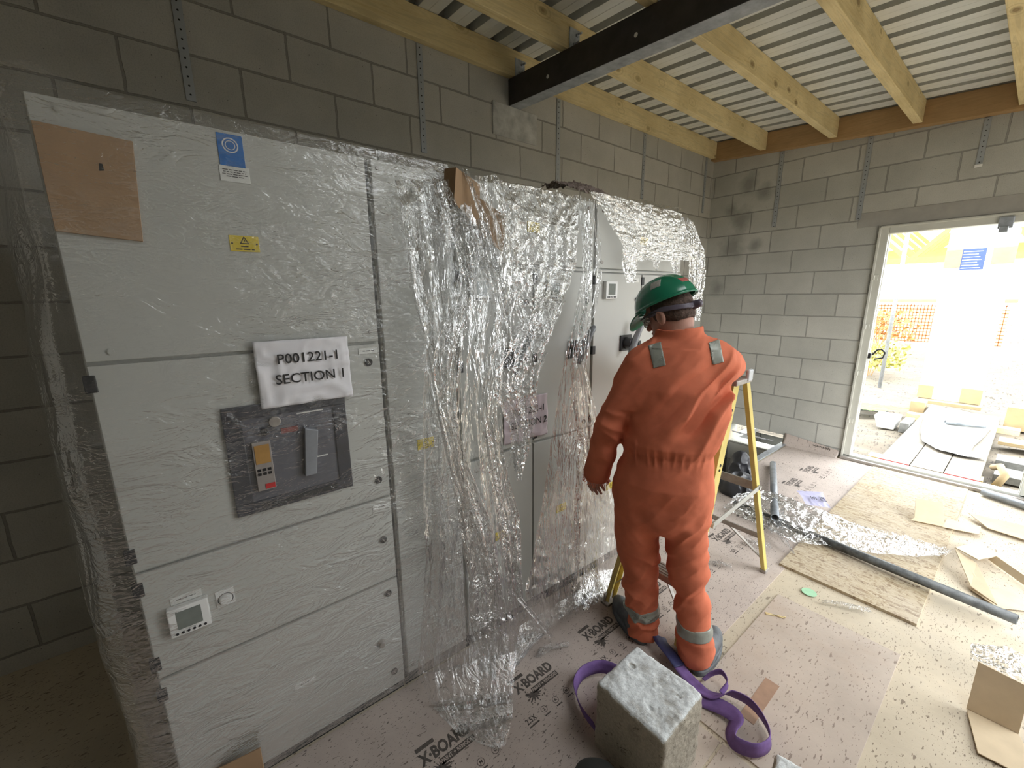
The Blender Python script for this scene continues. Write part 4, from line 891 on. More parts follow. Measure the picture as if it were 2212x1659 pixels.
rope([(1.28,-4.0,1.2),(1.3,-4.13,.9),(1.33,-4.17,.6),(1.36,-4.14,.35),(1.4,-4.05,.2),(1.42,-3.95,.03)], .028, 36, hang)
rope([(1.27,-4.38,2.06),(1.31,-4.36,1.93),(1.33,-4.33,1.82),(1.32,-4.31,1.72)], .05, 37, hang)
# wrap over the top of the far cabinet
top = thing('stretch_wrap', 'crumpled clear wrap over the top of the far twin cabinet', 'plastic wrap', (1.25, -3.0, 1.7), 'plastic wraps')
sheet('wrap_crest', [(1.225,-3.565,2.156,1.225,-2.733,2.139),(1.235,-3.417,2.026,1.25,-2.712,2.039),(1.245,-3.319,1.921,1.26,-2.66,1.938),(1.25,-3.29,1.84,1.27,-2.6,1.87)], 190, 130, 6, .022, 8, M_FILM_C, .007, parent=top, edge=.05)
for (y0, y1, z1) in ((-3.31, -3.2, 1.73), (-3.05, -2.98, 1.80), (-2.86, -2.78, 1.76)): sheet('wrap_flap', [(1.25, y0-.02, 1.9, 1.25, y1+.05, 1.9), (1.255, y0, 1.84, 1.255, y1, 1.84), (1.26, y0+.03, z1, 1.26, y1-.03, z1)], 30, 60, 4, .02, int(-y0*100), M_FILM_C, .006, parent=top)
sheet('wrap_flap', [(1.24,-2.747,2.116,1.24,-2.639,2.1),(1.27,-2.735,1.956,1.26,-2.525,1.928),(1.28,-2.722,1.822,1.27,-2.487,1.801),(1.28,-2.653,1.657,1.27,-2.52,1.656),(1.28,-2.619,1.5,1.28,-2.538,1.5)], 50, 200, 5, .03, 9, M_FILM_C, .007, parent=top)
sheet('wrap_crest', [(.95,-3.60,2.20,1.0,-3.40,2.24),(1.1,-3.66,2.18,1.12,-3.42,2.19),(1.225,-3.64,2.13,1.225,-3.38,2.13)], 60, 60, 6, .03, 11, simple('greyish_wrap', (.24, .19, .17), .35), .01, parent=top, floor=True)
sheet('wrap_crest', [(.9,-3.05,2.13,.95,-2.75,2.13),(1.05,-3.02,2.2,1.05,-2.74,2.2),(1.225,-3.0,2.14,1.225,-2.72,2.14)], 60, 60, 4, .03, 12, M_FILM_H, .008, parent=top, floor=True)
# wrap lying on the floor by the pipes
fw = sheet('stretch_wrap', [(1.357,-2.009,.012,1.378,-1.852,.06),(1.508,-2.062,.012,1.51,-1.664,.08),(1.714,-2.103,.012,1.704,-1.66,.09),(1.867,-2.133,.012,1.919,-1.694,.1),(2.047,-2.033,.03,2.104,-1.682,.09),(2.235,-1.915,.03,2.289,-1.625,.07),(2.409,-1.773,.03,2.439,-1.557,.05),(2.532,-1.585,.03,2.546,-1.504,.03)], 80, 300, 5, .04, 14, M_FILM_C, .012, floor=True, at=(1.9, -1.85, 0))
tag(fw, 'long bunched heap of clear wrap on the floor under the pipes', 'plastic wrap', 'plastic wraps')
for i, (pts, w, lab) in enumerate((([(1.70,-2.03,.02),(1.76,-2.12,.03),(1.84,-2.2,.03),(1.90,-2.26,.015)], .07, 'scrap of clear wrap beside the ladder rear foot, towards the strand board'), ([(1.67,-2.36,.01),(1.74,-2.33,.02),(1.80,-2.30,.01)], .06, 'small scrap of clear wrap behind the ladder rear foot'),
                                  ([(1.61,-2.78,.01),(1.66,-2.74,.02),(1.72,-2.69,.01)], .03, 'thin white shred of wrap on the floor right of the worker'), ([(2.17,-2.62,.01),(2.25,-2.57,.02),(2.35,-2.5,.01)], .035, 'curled shred of wrap on the hardboard by the strand board edge'),
                                  ([(1.44,-4.05,.01),(1.47,-3.98,.02),(1.5,-3.9,.01)], .03, 'tiny shred of film on the kraft board between the printed logos'))):
    rows = []
    for k, p in enumerate(pts): rows.append((p[0]-w*.3, p[1]+w*.5, p[2], p[0]+w*.3, p[1]-w*.5, p[2]))
    o = sheet('wrap_scrap', rows, 20, 60, 5, w*.45, 50+i, M_FILM_C, .006, floor=True, at=(pts[1][0], pts[1][1], 0)); tag(o, lab, 'plastic scrap', 'wrap scraps on the floor')
# ================================================================ boards and things on the floor
b = MB(); b.box((1.2, -6.9, 0), (1.93, -1.5, .003)); b.box((1.145, -1.5, 0), (1.93, -.06, .003))
o = b.build('floor_protection_board', M_KRAFT, at=(1.6, -3.5, 0)); tag(o, 'kraft floor protection board with repeated black logos along the cabinets', 'floor board')
kb = o
def kprint(y, x, z=.0034):
    g = bpy.data.objects.new('printed_logo', None); g.location = Vector((x, y, z))-org(kb); _link(g, kb, (x, y, z))
    U, D = (0, 1, 0), (-1, 0, 0)
    lettering('X·BOARD', .062, (x, y, z), U, D, M_PRINT, g, 'logo_text', .0026, 'CENTER', .0001, .76)
    b = MB(); b.box((x+.033, y-.045, z), (x+.058, y+.10, z+.0002)); b.build('logo_bar', M_PRINT, g)
    lettering('PAINT + REMODEL', .02, (x+.0455, y+.0275, z+.0004), U, D, M_KRAFT, g, 'logo_text', .0004, 'CENTER', .0001, .85)
    b = MB(); b.box((x-.052, y-.105, z), (x-.036, y-.03, z+.0002)); b.build('logo_bar', M_PRINT, g)
    b = MB(); rnd = random.Random(int(abs(y)*100)); c = (x+.062, y-.05); pts = []
    for k in range(40):
        r = rnd.choice((.012, .018, .026, .034)); a = 2*PI*k/40; pts.append((c[0]+r*math.cos(a)*.9, c[1]+r*math.sin(a)*1.25, z))
    b.prism(pts, (0, 0, .0002))
    for k in range(16):
        a, r = rnd.uniform(0, 6.3), rnd.uniform(.03, .055); q = rnd.uniform(.001, .003); b.box((c[0]+r*math.cos(a)-q, c[1]+r*math.sin(a)*1.2-q, z), (c[0]+r*math.cos(a)+q, c[1]+r*math.sin(a)*1.2+q, z+.0002))
    b.build('logo_splash', M_PRINT, g)
def kicons(y, x, z=.0034):
    g = bpy.data.objects.new('printed_icons', None); g.location = Vector((x, y, z))-org(kb); _link(g, kb, (x, y, z)); U, D = (0, 1, 0), (-1, 0, 0)
    lettering('2.5X', .032, (x, y-.13, z), U, D, M_PRINT, g, 'icon_text', .0008, 'CENTER', .0001, .8)
    MB().box((x+.019, y-.155, z), (x+.025, y-.105, z+.0002)).build('fine_print', M_PRINT, g)
    for k, ch in enumerate('2AMC'):
        yy = y-.06+k*.065; b = MB()
        for q in range(20):
            a0, a1 = 2*PI*q/20, 2*PI*(q+1)/20; b.prism([(x+math.cos(t)*r, yy+math.sin(t)*r, z) for t, r in ((a0, .0145), (a1, .0145), (a1, .0125), (a0, .0125))], (0, 0, .0002))
        b.build('icon_ring', M_PRINT, g); lettering(ch, .016, (x, yy, z), U, D, M_PRINT, g, 'icon_text', .0004)
        if k < 3: MB().box((x+.022, yy-.014, z), (x+.027, yy+.014, z+.0002)).build('fine_print', M_PRINT, g)
for k in range(10): kprint(-.6-.4427*k, 1.515); kicons(-.6-.4427*k, 1.65)
b = MB(); pts = [(x_, -.003-.02*math.exp(-z_*18), z_) for x_, z_ in ((1.11, .004),)]
nu, nv = 30, 12; UU, VV = np.meshgrid(np.linspace(1.10, 1.60, nu), np.linspace(0, 1, nv), indexing='ij')
Zb = .004+VV*(.125-.06*(UU-1.1)/.5); Yb = -.012-.07*(1-VV)**2.5+.002*vn(UU*9, VV*3, 0, 4)
V = np.stack([UU, Yb, Zb], -1).reshape(-1, 3); I = np.arange(nu*nv).reshape(nu, nv); Q = np.stack([I[:-1, :-1], I[1:, :-1], I[1:, 1:], I[:-1, 1:]], -1).reshape(-1, 4)
o = mesh_obj('board_upstand', arr_mesh('board_upstand', V, Q), M_KRAFT, None, (1.35, -.04, .004), True); tag(o, 'brown board upturned against the back wall beside the door frame', 'floor board'); m = o.modifiers.new('t', 'SOLIDIFY'); m.thickness = .003
lettering('X·BOARD', .045, (1.45, -.019, .055), (1, 0, 0), (0, .0, 1), M_PRINT, o, 'logo_text', .001, 'CENTER', .0003, .8)
def board(name, lab, x0, x1, y0, y1, z0, z1, mat, cat='board', grp=None, bev=.001):
    o = MB().box((x0, y0, z0), (x1, y1, z1)).build(name, mat, at=((x0+x1)/2, (y0+y1)/2, z0), bevel=bev); return tag(o, lab, cat, grp)
board('hardboard_sheet', 'dusty hardboard sheet in front of the strand board', 1.992, 2.506, -3.745, -2.72, 0, .006, M_HARD)
board('chipboard_panel', 'chipboard panel behind the white block on the near floor', 1.945, 2.162, -6.9, -3.765, 0, .006, M_HARD)
board('chipboard_panel', 'chipboard panel under the small pale block', 2.172, 3.3, -6.9, -3.765, 0, .006, M_HARD)
board('strand_board', 'long strand board sheet running up to the doorway threshold', 1.895, 2.52, -2.43, -.085, 0, .017, M_OSB)
o = MB().tube([(2.097, -2.57, .0062), (2.097, -2.57, .0075)], .036, 28).build('marker_sticker', simple('green_tape', (.36, .62, .4), .7), at=(2.097, -2.57, .006)); tag(o, 'round green marker sticker beside the strand board corner', 'sticker')
board('tape_strip', 'brown tape strip stuck down on the hardboard sheet', 2.16, 2.215, -3.6, -3.34, .006, .0072, simple('brown_tape', (.36, .22, .14), .6), 'tape')
# pipes
def pipe(name, lab, a, c, r, mat, mat2=None, grp=None):
    t = thing(name, lab, 'pipe', ((a[0]+c[0])/2, (a[1]+c[1])/2, 0), grp); d = (Vector(c)-Vector(a)).normalized()
    o = MB().tube([a, c], r, 24, cap=False).build('pipe_wall', mat, t, smooth=True); m = o.modifiers.new('w', 'SOLIDIFY'); m.thickness = .004; m.offset = -1
    return t
pipe('steel_pipe', 'long dark dusty pipe lying across the strand board', (1.39, -1.90, .0305), (2.83, -2.09, .068), .026, M_PIPED, grp='pipes on the floor')
pipe('steel_pipe', 'short grey pipe resting over the long dark pipe', (1.27, -.80, .032), (1.715, -2.02, .096), .027, M_PIPE, grp='pipes on the floor')
pipe('steel_pipe', 'grey pipe by the doorway threshold at the right', (2.60, -.11, .035), (3.2, -.36, .035), .03, M_PIPE, grp='pipes on the floor')
# purple sling
def ribbon(pts, w, mat, name, parent, tw=None):
    P_ = [Vector(p) for p in pts]; n = len(P_); out = []
    for s in range(n-1):
        p0, p1, p2, p3 = P_[max(s-1, 0)], P_[s], P_[s+1], P_[min(s+2, n-1)]
        for q in range(8):
            t = q/8; out.append((.5*((2*p1)+(p2-p0)*t+(2*p0-5*p1+4*p2-p3)*t*t+(-p0+3*p1-3*p2+p3)*t**3), s+t))
    out.append((P_[-1], n-1.)); vs = []; 
    for i, (p, s) in enumerate(out):
        d = (out[min(i+1, len(out)-1)][0]-out[max(i-1, 0)][0]).normalized(); a = np.interp(s, range(n), tw); side = d.cross(Vector((0, 0, 1))).normalized(); up_ = side.cross(d)
        e = (math.cos(a)*side+math.sin(a)*up_)*w/2; vs += [p-e, p-e*.33, p+e*.33, p+e]
    fs = [(4*i+k, 4*i+k+1, 4*i+k+5, 4*i+k+4) for i in range(len(out)-1) for k in range(3)]
    me = bpy.data.meshes.new(name); me.from_pydata([tuple((v.x, v.y, max(v.z, .012))) for v in vs], [], fs); o = mesh_obj(name, me, mat, parent, None, True)
    m = o.modifiers.new('t', 'SOLIDIFY'); m.thickness = .003; m.offset = 0; return o
sl_ = thing('lifting_sling', 'purple webbing lifting sling lying in loops around the white block', 'sling', (2.0, -3.75, 0))
ribbon([(1.80,-3.58,.05),(1.86,-3.60,.045),(1.93,-3.62,.03),(2.0,-3.63,.02),(2.06,-3.63,.03),(2.12,-3.58,.055),(2.19,-3.57,.06),(2.255,-3.60,.05),(2.29,-3.66,.05),(2.27,-3.73,.05),(2.21,-3.755,.04),(2.18,-3.72,.035),(2.17,-3.66,.04),(2.12,-3.65,.035),(2.04,-3.67,.02),(1.97,-3.70,.03),(1.93,-3.78,.04),(1.9,-3.85,.05)], .058, M_SLING, 'webbing', sl_, [.2,.2,.15,.1,.3,1.2,1.3,1.3,1.45,1.5,1.4,.9,.5,.4,.3,.2,.2,.2])
ribbon([(1.86,-3.9,.06),(1.78,-3.87,.06),(1.70,-3.90,.055),(1.665,-3.98,.05),(1.69,-4.06,.05),(1.77,-4.11,.05),(1.86,-4.13,.06)], .056, M_SLING, 'webbing', sl_, [1.3]*7)
ribbon([(2.0,-3.58,.02),(2.02,-3.55,.05),(2.05,-3.53,.07),(2.085,-3.55,.06),(2.08,-3.59,.03)], .03, M_SLING, 'webbing', sl_, [1.4]*5)
ribbon([(1.76,-3.55,.05),(1.80,-3.585,.06),(1.86,-3.605,.058),(1.91,-3.62,.045)], .07, simple('navy_sleeve', (.03, .035, .11), .6), 'sleeve', sl_, [.3]*4)
# concrete blocks
def cube(name, lab, x0, x1, y0, y1, h, seed, rot=0, mat=M_CONC, n=26):
    o_ = []; c = np.array([(x0+x1)/2, (y0+y1)/2, h/2]); s = np.array([(x1-x0)/2, (y1-y0)/2, h/2])
    def f(P):
        q = P-c; cr, sr = math.cos(rot), math.sin(rot); q = np.stack([q[:, 0]*cr+q[:, 1]*sr, -q[:, 0]*sr+q[:, 1]*cr, q[:, 2]], 1)
        d = np.abs(q)-(s-.018); d = np.linalg.norm(np.maximum(d, 0), axis=1)+np.minimum(d.max(1), 0)-.016
        n_ = .0035*fbm(P[:, 0]*60, P[:, 1]*60, P[:, 2]*60, 3, seed)+.006*fbm(P[:, 0]*12, P[:, 1]*12, P[:, 2]*12, 2, seed+4)
        top = q[:, 2] > s[2]-.03
        for (a, b_, r) in ((-.085, .03, .016), (.0, .02, .008), (.04, -.06, .01), (.08, .05, .012), (.03, .09, .007)): d = np.maximum(d, -ell(q, (a*s[0]/.13, b_*s[1]/.13, s[2]+.002), (r, r*.7, r*.8)))
        return d-n_
    V, Q = sdf_mesh(f, c-s*1.3-.03, c+s*1.3+.03, .0042, marg=2.); V[:, 2] = np.maximum(V[:, 2], .0065)
    o = mesh_obj(name, arr_mesh(name, V, Q), mat, None, (c[0], c[1], 0), True); return tag(o, lab, 'block')
def stained_skylit(name, top, side, dark):
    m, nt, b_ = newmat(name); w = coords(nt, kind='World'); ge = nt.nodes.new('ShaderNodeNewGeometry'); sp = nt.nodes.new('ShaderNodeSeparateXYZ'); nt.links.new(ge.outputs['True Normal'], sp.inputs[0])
    c = mixc(nt, ramp(nt, sp.outputs[2], [(.55, 0.), (.8, 1.)]), side, top); c = mixc(nt, ramp(nt, noise(nt, w, 7, 5, .7), [(.52, 0.), (.68, .8)]), c, mixc(nt, .5, side, dark))  # skylight painted in: upward faces paler and bluer than the sides, then blotches
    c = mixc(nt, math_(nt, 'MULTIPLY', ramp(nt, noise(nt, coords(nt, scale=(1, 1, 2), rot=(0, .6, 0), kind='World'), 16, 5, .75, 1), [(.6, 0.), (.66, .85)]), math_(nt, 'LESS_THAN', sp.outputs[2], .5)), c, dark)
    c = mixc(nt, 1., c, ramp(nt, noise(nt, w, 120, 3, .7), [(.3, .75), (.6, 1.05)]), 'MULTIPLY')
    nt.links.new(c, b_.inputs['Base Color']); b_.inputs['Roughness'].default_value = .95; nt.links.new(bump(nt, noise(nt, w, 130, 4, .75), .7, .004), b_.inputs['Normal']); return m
M_CUBE = stained_skylit('skylit_concrete', (.78, .81, .81), (.46, .41, .33), (.1, .085, .06))
cube('concrete_block', 'large bright topped concrete block in front of the worker', 1.862, 2.142, -4.150, -3.890, .30, 5, .02, M_CUBE)
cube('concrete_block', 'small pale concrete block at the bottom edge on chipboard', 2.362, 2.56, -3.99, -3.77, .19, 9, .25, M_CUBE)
# dark rounded boot toe of the camera holder at the lower edge
def blobf(P): return smin(ell(P, (2.0, -4.27, .055), (.10, .07, .075)), ell(P, (2.09, -4.36, .05), (.10, .08, .07)), .06)-.01*ridge(P[:, 0]*9, P[:, 1]*9, P[:, 2]*9, 5)-.003*fbm(P[:, 0]*15, P[:, 1]*15, P[:, 2]*15, 2, 3)
V, Q = sdf_mesh(blobf, (1.8, -4.6, -.05), (2.35, -4.1, .2), .006, marg=2.5); V[:, 2] = np.maximum(V[:, 2], .004)
o = mesh_obj('boot_toe', arr_mesh('boot_toe', V, Q), simple('dark_boot', (.035, .036, .033), .85, 0, .2, 14), None, (2.04, -4.32, 0), True); tag(o, 'dark rounded boot bundle against the base of the white block', 'toecap')
# black bag by the ladder
def bagf(P): return smin(ell(P, (1.28, -1.62, .06), (.12, .16, .10)), ell(P, (1.22, -1.44, .14), (.07, .09, .15)), .06)-.022*ridge(P[:, 0]*14, P[:, 1]*14, P[:, 2]*11, 2)
V, Q = sdf_mesh(bagf, (1.0, -1.95, -.05), (1.55, -1.15, .36), .008, marg=2.5); V[:, 2] = np.maximum(V[:, 2], .004)
o = mesh_obj('tool_bag', arr_mesh('tool_bag', V, Q), simple('black_bag', (.03, .03, .035), .45, 0, .3, 10), None, (1.2, -1.6, 0), True); tag(o, 'black plastic bag slumped on the floor behind the ladder', 'bag')
o = sheet('paper_scrap', [(.52, -.02, -.08, 1.0, -.03, -.08), (.55, -.05, -.17, .98, -.05, -.16), (.56, -.05, -.3, .80, -.06, -.27)], 40, 30, 3, .02, 61, M_PAPER, .006, at=(.75, -.04, -.2), minx=-9, floor=False)
for v in o.data.vertices: v.co.z = v.co.z
tag(o, 'white sheeting scraps hanging in the pit opening under the back wall', 'sheeting')
o = sheet('section_sign', [(1.684,-1.515,.13,1.825,-1.388,.13),(1.796,-1.675,.11,1.93,-1.582,.11)], 24, 24, 2, .008, 62, simple('lilac_paper', (.5, .48, .68), .6, 0, .05, 12), .002, floor=True, at=(1.81, -1.54, .1)); tag(o, 'lilac looking paper sign reading P00 lying in the wrap on the floor', 'paper')
for tx, c_ in (('P00', (1.86, -1.53, .137)), ('SE', (1.81, -1.56, .137))): lettering(tx, .05, c_, (.55, -.83, 0), (.83, .55, 0), M_INK, o, 'printed_text', .0005)
# cardboard pieces
card('cardboard_piece', 'small folded cardboard tray with an upright flap near the threshold', [[(2.325,-1.13,.045),(2.475,-1.075,.045),(2.437,-.93,.14),(2.30,-.985,.14)], [(2.31,-1.16,.03),(2.47,-1.10,.03),(2.475,-1.075,.045),(2.325,-1.13,.045)], [(2.47,-1.11,.03),(2.64,-1.02,.02),(2.64,-.87,.02),(2.475,-.94,.03)], [(2.33,-1.12,.02),(2.46,-1.07,.02),(2.46,-.97,.02),(2.34,-1.0,.02)]], M_CARDL, .004, 'cardboard on the floor')
card('cardboard_piece', 'long flat cardboard strip on edge to the right of the folded tray', [[(2.56,-.70,.035),(2.67,-.86,.02),(2.97,-.90,.02),(2.95,-.70,.055)]], M_CARDL, .004, 'cardboard on the floor')
card('cardboard_piece', 'bent open cardboard sleeve at the end of the floor wrap', [[(2.56,-1.55,.10),(2.66,-1.62,.08),(2.765,-1.92,.02),(2.66,-1.84,.03)], [(2.66,-1.84,.012),(2.765,-1.94,.012),(2.90,-1.82,.012),(2.80,-1.68,.012)], [(2.56,-1.55,.10),(2.66,-1.62,.10),(2.74,-1.30,.03),(2.64,-1.2,.03)], [(2.70,-1.36,.012),(2.73,-1.36,.05),(2.93,-1.62,.05),(2.90,-1.62,.012)]], M_CARDL, .005, 'cardboard on the floor')
card('cardboard_piece', 'folded cardboard sheet with an upright brown face at the right edge', [[(2.725,-2.86,.012),(2.86,-2.85,.012),(2.86,-2.80,.19),(2.725,-2.80,.20)], [(2.725,-2.86,.012),(2.86,-2.85,.012),(2.93,-3.05,.012),(2.77,-3.07,.012)]], M_CARDL, .004, 'cardboard on the floor')
b = MB()
for k in range(3): b.box((2.96, -2.98+k*.08, .008), (3.3, -2.91+k*.08, .028))
o = b.build('timber_offcuts', M_JOIST, at=(3.05, -2.9, 0), bevel=.002); tag(o, 'small slatted timber offcut beside the cardboard at the right edge', 'timber')
o = sheet('stretch_wrap', [(2.71,-2.62,.06,2.70,-2.50,.08),(2.80,-2.62,.07,2.82,-2.47,.10),(2.98,-2.6,.06,2.98,-2.46,.08)], 40, 60, 6, .03, 66, M_FILM_C, .008, floor=True, at=(2.84, -2.55, 0)); tag(o, 'clear wrap lump behind the upright cardboard at the right edge', 'plastic wrap', 'plastic wraps')
b = MB(); b.bar((2.01, -2.94, .009), (2.085, -2.885, .009), .006, .004); b.bar((2.005, -2.93, .009), (2.08, -2.90, .009), .005, .004); o = b.build('wood_splinter', M_JOIST, at=(2.04, -2.91, .006)); tag(o, 'thin wood splinters on the hardboard right of the worker', 'splinter')
# ================================================================ outside the doorway
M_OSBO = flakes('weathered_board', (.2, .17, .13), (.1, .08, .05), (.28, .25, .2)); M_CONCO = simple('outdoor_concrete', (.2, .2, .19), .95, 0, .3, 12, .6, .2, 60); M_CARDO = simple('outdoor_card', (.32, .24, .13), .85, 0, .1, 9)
gx, gy = np.meshgrid(np.linspace(-14, 22, 190), np.concatenate([np.linspace(.2, 8, 150), np.linspace(8.3, 45, 60)]), indexing='ij')
gz = -.13+.05*fbm(gx*1.2, gy*1.2, 0, 4, 3)+.025*ridge(gx*5, gy*5, 0, 4)+1.3*np.exp(-((gx-4.6)/1.5)**2-((gy-8.5)/2.2)**2)+1.0*np.exp(-((gx+2)/5)**2-((gy-20)/5)**2)+.35*np.clip((gy-5)/6, 0, 2)*(.5+.5*fbm(gx*.5, gy*.5, 0, 3, 8))
gz = np.where((gx > .3) & (gx < 1.3) & (gy < 1.0), -.2, gz); near = np.clip((gy-.2)/.4, 0, 1); gz = np.where(gy < .6, np.minimum(gz, -.12), gz)
V = np.stack([gx, gy, gz], -1).reshape(-1, 3); I = np.arange(gx.size).reshape(gx.shape); Q = np.stack([I[:-1, :-1], I[1:, :-1], I[1:, 1:], I[:-1, 1:]], -1)
keep = ~((gx[:-1, :-1] > .3) & (gx[:-1, :-1] < 1.05) & (gy[:-1, :-1] < .8)); Q = Q[keep].reshape(-1, 4)
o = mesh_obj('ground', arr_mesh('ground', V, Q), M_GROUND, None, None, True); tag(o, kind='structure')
struct(MB().box((4.2, -30, -.2), (30, .2, -.13)).build('ground_side', M_GROUND)); struct(MB().box((-20, -30, -.2), (-.3, .2, -.13)).build('ground_far', M_GROUND))
EDGE = simple('red_board_end', (.42, .05, .05), .7)
for i, (x0, x1) in enumerate(((1.868, 2.095), (2.102, 2.33), (2.337, 2.563))):
    t = thing('scaffold_board', ('left board of the three wooden ramp boards outside, red end', 'middle board of the three wooden ramp boards outside, bare end', 'right board of the three wooden ramp boards outside, red end')[i], 'board', ((x0+x1)/2, 1.7, -.06), 'ramp boards')
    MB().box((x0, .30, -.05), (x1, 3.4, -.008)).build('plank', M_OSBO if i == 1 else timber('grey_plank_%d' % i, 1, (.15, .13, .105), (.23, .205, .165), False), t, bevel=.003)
    if i != 1: MB().box((x0-.001, .295, -.051), (x1+.001, .302, -.007)).build('painted_end', EDGE, t)
o = MB().box((1.75, .45, -.13), (2.58, .6, -.05)).build('ramp_bearer', M_JOIST, at=(2.2, .5, -.13)); tag(o, 'timber bearer under the ramp boards outside the threshold', 'timber')
o = MB().box((1.7, 2.9, -.13), (2.75, 3.05, -.05)).build('ramp_bearer', M_JOIST, at=(2.2, 3, -.13)); tag(o, 'timber bearer under the far end of the ramp boards', 'timber')
# white membrane over the boards
mem = [(1.88,3.5,2.45,3.2),(1.88,3.0,2.50,2.85),(1.92,2.4,2.52,2.4),(1.98,1.7,2.50,2.0),(2.07,1.2,2.45,1.5),(2.20,.98,2.45,1.2),(2.40,.93,2.56,1.0)]
o = sheet('membrane_sheet', [(a, c, .008, d, e, .008) for a, c, d, e in mem], 60, 160, 3, .018, 71, simple('white_membrane', (.3, .3, .28), .6, 0, .03, 5), .003, floor=True, at=(2.2, 2, 0)); tag(o, 'pale membrane sheet draped over the ramp boards outside', 'sheet')
pipe('plastic_pipe', 'short grey pipe offcut lying on the membrane outside', (2.14, 2.26, .05), (2.47, 2.42, .05), .028, M_PIPE)
# wrapped white panel
pn = thing('wrapped_panel', 'tall white wrapped door panel standing at the end of the ramp', 'panel', (2.0, 3.92, 0))
MB().box((1.665, 3.85, .03), (2.33, 3.95, 2.50)).build('panel', M_WHITE, pn, bevel=.01)
for a, c, mt in (((1.66, 3.835, 2.02), (1.83, 3.86, 2.27), M_CARDO), ((2.12, 3.835, 2.05), (2.335, 3.86, 2.27), M_CARDO), ((1.66, 3.835, .04), (1.83, 3.86, .24), M_CARDO), ((2.12, 3.835, .04), (2.335, 3.86, .26), M_CARDO)): MB().box(a, c).build('cardboard_corner', mt, pn, bevel=.003)
lb = MB().box((1.83, 3.845, 1.98), (2.06, 3.852, 2.27)).build('shipping_label', simple('blue_grey_label', (.04, .07, .2), .5), pn)
for k in range(7): MB().box((1.84, 3.843, 2.0+k*.038), (1.84+.19-.02*(k % 3), 3.8455, 2.008+k*.038)).build('label_line', M_LAB, lb)
o = MB().box((1.66, 3.7, -.02), (2.36, 4.02, .028)).build('timber_pallet', M_CARDO, at=(2, 3.9, 0), bevel=.004); tag(o, 'timber batten under the white wrapped panel outside', 'timber')
o = sheet('wrap_top', [(1.66, 3.84, 2.50, 2.34, 3.84, 2.50), (1.68, 3.9, 2.66, 2.33, 3.9, 2.7), (1.7, 3.97, 2.5, 2.32, 3.97, 2.5)], 60, 30, 4, .05, 75, M_WHITE, .01, floor=True, parent=pn)
for i, (x, y, z, s) in enumerate(((1.25, 3.1, -.1, .0), (1.27, 3.13, -.06, .06))):
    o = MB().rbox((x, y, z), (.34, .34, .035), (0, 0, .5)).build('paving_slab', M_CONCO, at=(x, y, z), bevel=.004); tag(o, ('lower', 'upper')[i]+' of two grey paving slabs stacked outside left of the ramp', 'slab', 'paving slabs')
b = MB(); c = (1.72, 2.2); b.prism([(1.55, 1.95, -.1), (1.72, 1.95, -.1), (1.74, 1.95, .06), (1.5, 1.95, .06)], (0, .3, 0)); o = b.build('plastic_tray', M_WHITE, at=(1.63, 2.1, -.1), bevel=.01); tag(o, 'white plastic tray on the ground left of the ramp', 'tray')
o = MB().box((1.77, 1.9, -.1), (1.86, 2.3, .03)).build('concrete_kerb', M_CONCO, at=(1.8, 2.1, -.1), bevel=.006); tag(o, 'dark concrete kerb piece beside the white tray outside', 'kerb')
for i, (a, c, mt, lab) in enumerate((((2.60, 1.95, -.04), (3.5, 2.2, .0), M_CARDO, 'light timber plank to the right of the ramp boards'), ((2.62, 1.2, -.13), (2.85, 1.45, -.02), M_CONCO, 'grey concrete block just right of the ramp boards'), ((2.63, .8, -.13), (2.9, 1.1, -.06), M_CONCO, 'flat grey slab right of the ramp near the threshold'), ((2.6, 3.1, -.1), (2.86, 3.35, .2), M_CARDO, 'pale carton standing right of the membrane'), ((1.68, 3.2, -.1), (1.84, 3.4, .08), M_CARDO, 'orange brown carton left of the membrane'))):
    o = MB().box(a, c).build(('timber_plank', 'concrete_offcut', 'concrete_offcut', 'carton', 'carton')[i], mt, at=((a[0]+c[0])/2, (a[1]+c[1])/2, a[2]), bevel=.004); tag(o, lab, ('timber', 'block', 'slab', 'carton', 'carton')[i])
b = MB(); b.tube([(2.66, .55, -.1), (2.70, .62, .0), (2.66, .72, .05), (2.62, .82, .0)], .03, 8); o = b.build('bent_sleeve', M_CARDO, at=(2.66, .65, -.12), smooth=True); tag(o, 'curled yellowish sleeve lying outside near the right jamb', 'sleeve')
# plants
def shrub(name, lab, c, r, h, n, mat, seed, grp):
    rnd = random.Random(seed); b = MB()
    for k in range(n):
        a, q = rnd.uniform(0, 2*PI), r*math.sqrt(rnd.random()); p = Vector((c[0]+q*math.cos(a), c[1]+q*math.sin(a), c[2]+rnd.random()*h)); d = Vector((rnd.uniform(-1, 1), rnd.uniform(-1, 1), rnd.uniform(-.2, 1))).normalized(); s = rnd.uniform(.05, .12)
        e = d.orthogonal().normalized()*s*.3; b.add([p, p+d*s*.5+e, p+d*s, p+d*s*.5-e], [(0, 1, 2, 3)])
    t = thing(name, lab, 'plant', c, grp); b.build('leaves', mat, t)
    b = MB()
    for k in range(9):
        a = rnd.uniform(0, 6.3); b.tube([(c[0], c[1], c[2]-.3), (c[0]+r*.5*math.cos(a), c[1]+r*.5*math.sin(a), c[2]+h*.8)], .008, 5)
    b.build('stem', M_PLATE, t)
M_LF = simple('yellow_green_leaf', (.3, .28, .05), .6, 0, .4, 20); M_LG = simple('green_leaf', (.1, .2, .03), .6, 0, .4, 20); M_LO = simple('autumn_leaf', (.35, .14, .03), .6, 0, .4, 20)
shrub('wild_shrub', 'yellow green weeds on the bank outside, left in the doorway', (.6, 6.2, .1), .55, .5, 700, M_LF, 1, 'shrubs outside')
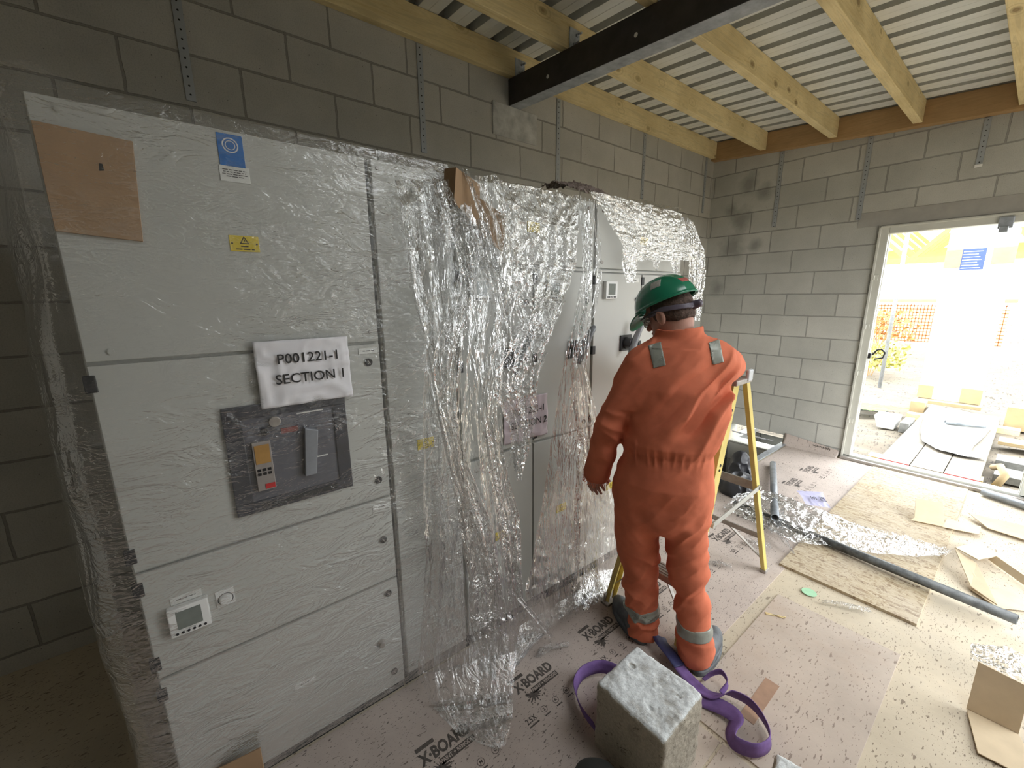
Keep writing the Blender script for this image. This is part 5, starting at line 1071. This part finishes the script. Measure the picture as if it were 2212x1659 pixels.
shrub('wild_shrub', 'reddish brown shrub below the orange mesh fence', (.25, 8.6, .5), .7, .7, 600, M_LO, 2, 'shrubs outside')
shrub('wild_shrub', 'green weeds on the mound right of the white panel', (3.3, 9.0, 1.0), .6, .3, 500, M_LG, 3, 'shrubs outside')
o = sheet('grass_patch', [(1.1,2.35,-.06,1.5,2.45,-.06),(1.1,2.9,-.06,1.72,2.95,-.06)], 30, 30, 4, .03, 81, M_LG, .02, floor=True, at=(1.4, 2.6, -.1)); tag(o, 'green moss patch on the ground left of the ramp', 'grass', kind='stuff')
for v in o.data.vertices: v.co.z -= .11*0+.0
# mesh fence, poles and roof trusses beyond
fn = thing('mesh_fence', 'orange plastic mesh fence across the site outside', 'fence', (.3, 11, 0)); M_OR = simple('orange_mesh', (.5, .12, .03), .6); b = MB()
for k in range(60): b.box((-2+k*.07, 11, .3), (-1.982+k*.07, 11.01, 1.35))
for k in range(12): b.box((-2, 11, .3+k*.09), (2.2, 11.012, .32+k*.09))
b.build('mesh_panel', M_OR, fn)
MB().box((-2.2, 10.95, 1.38), (2.3, 11.05, 1.48)).build('top_rail', M_CARDO, fn)
for i, (x, y, lab) in enumerate(((.98, 5.2, 'thin steel scaffold pole outside, leftmost in the doorway'), (1.58, 4.9, 'white steel scaffold pole just left of the wrapped panel'))):
    o = MB().tube([(x, y, -.2), (x, y, 5.5)], .03, 12).build('scaffold_pole', M_WHITE if i else M_GALV, at=(x, y, -.2), smooth=True); tag(o, lab, 'pole', 'scaffold poles')
M_TR = simple('yellow_truss_timber', (.34, .3, .06), .7)
for k in range(5):
    y = 9.5+k*1.0; b = MB(); zb, zt = 2.45+.12*k, 4.9+.12*k
    b.bar((-5, y, zb), (9, y, zb), .05, .15); b.bar((-5, y, zb), (2, y, zt), .05, .12); b.bar((9, y, zb), (2, y, zt), .05, .12)
    for j in range(6): x = -4+j*2.2; b.bar((x, y, zb), (x+1.1, y, zb+1.3-.12*abs(j-2.5)), .04, .1); b.bar((x+1.1, y, zb+1.3-.12*abs(j-2.5)), (x+2.2, y, zb), .04, .1)
    o = b.build('roof_truss', M_TR, at=(2, y, zb)); tag(o, ('nearest', 'second', 'third', 'fourth', 'farthest')[k]+' yellowish roof truss seen through the top of the doorway', 'truss', 'roof trusses outside')
b = MB()
for x in (-4.8, 8.8):
    for y in (9.5, 13.5): b.box((x-.15, y-.15, -.2), (x+.15, y+.15, 2.5))
o = b.build('truss_posts', M_TR, at=(2, 11.5, 0)); tag(o, 'posts carrying the yellowish roof trusses outside', 'post')
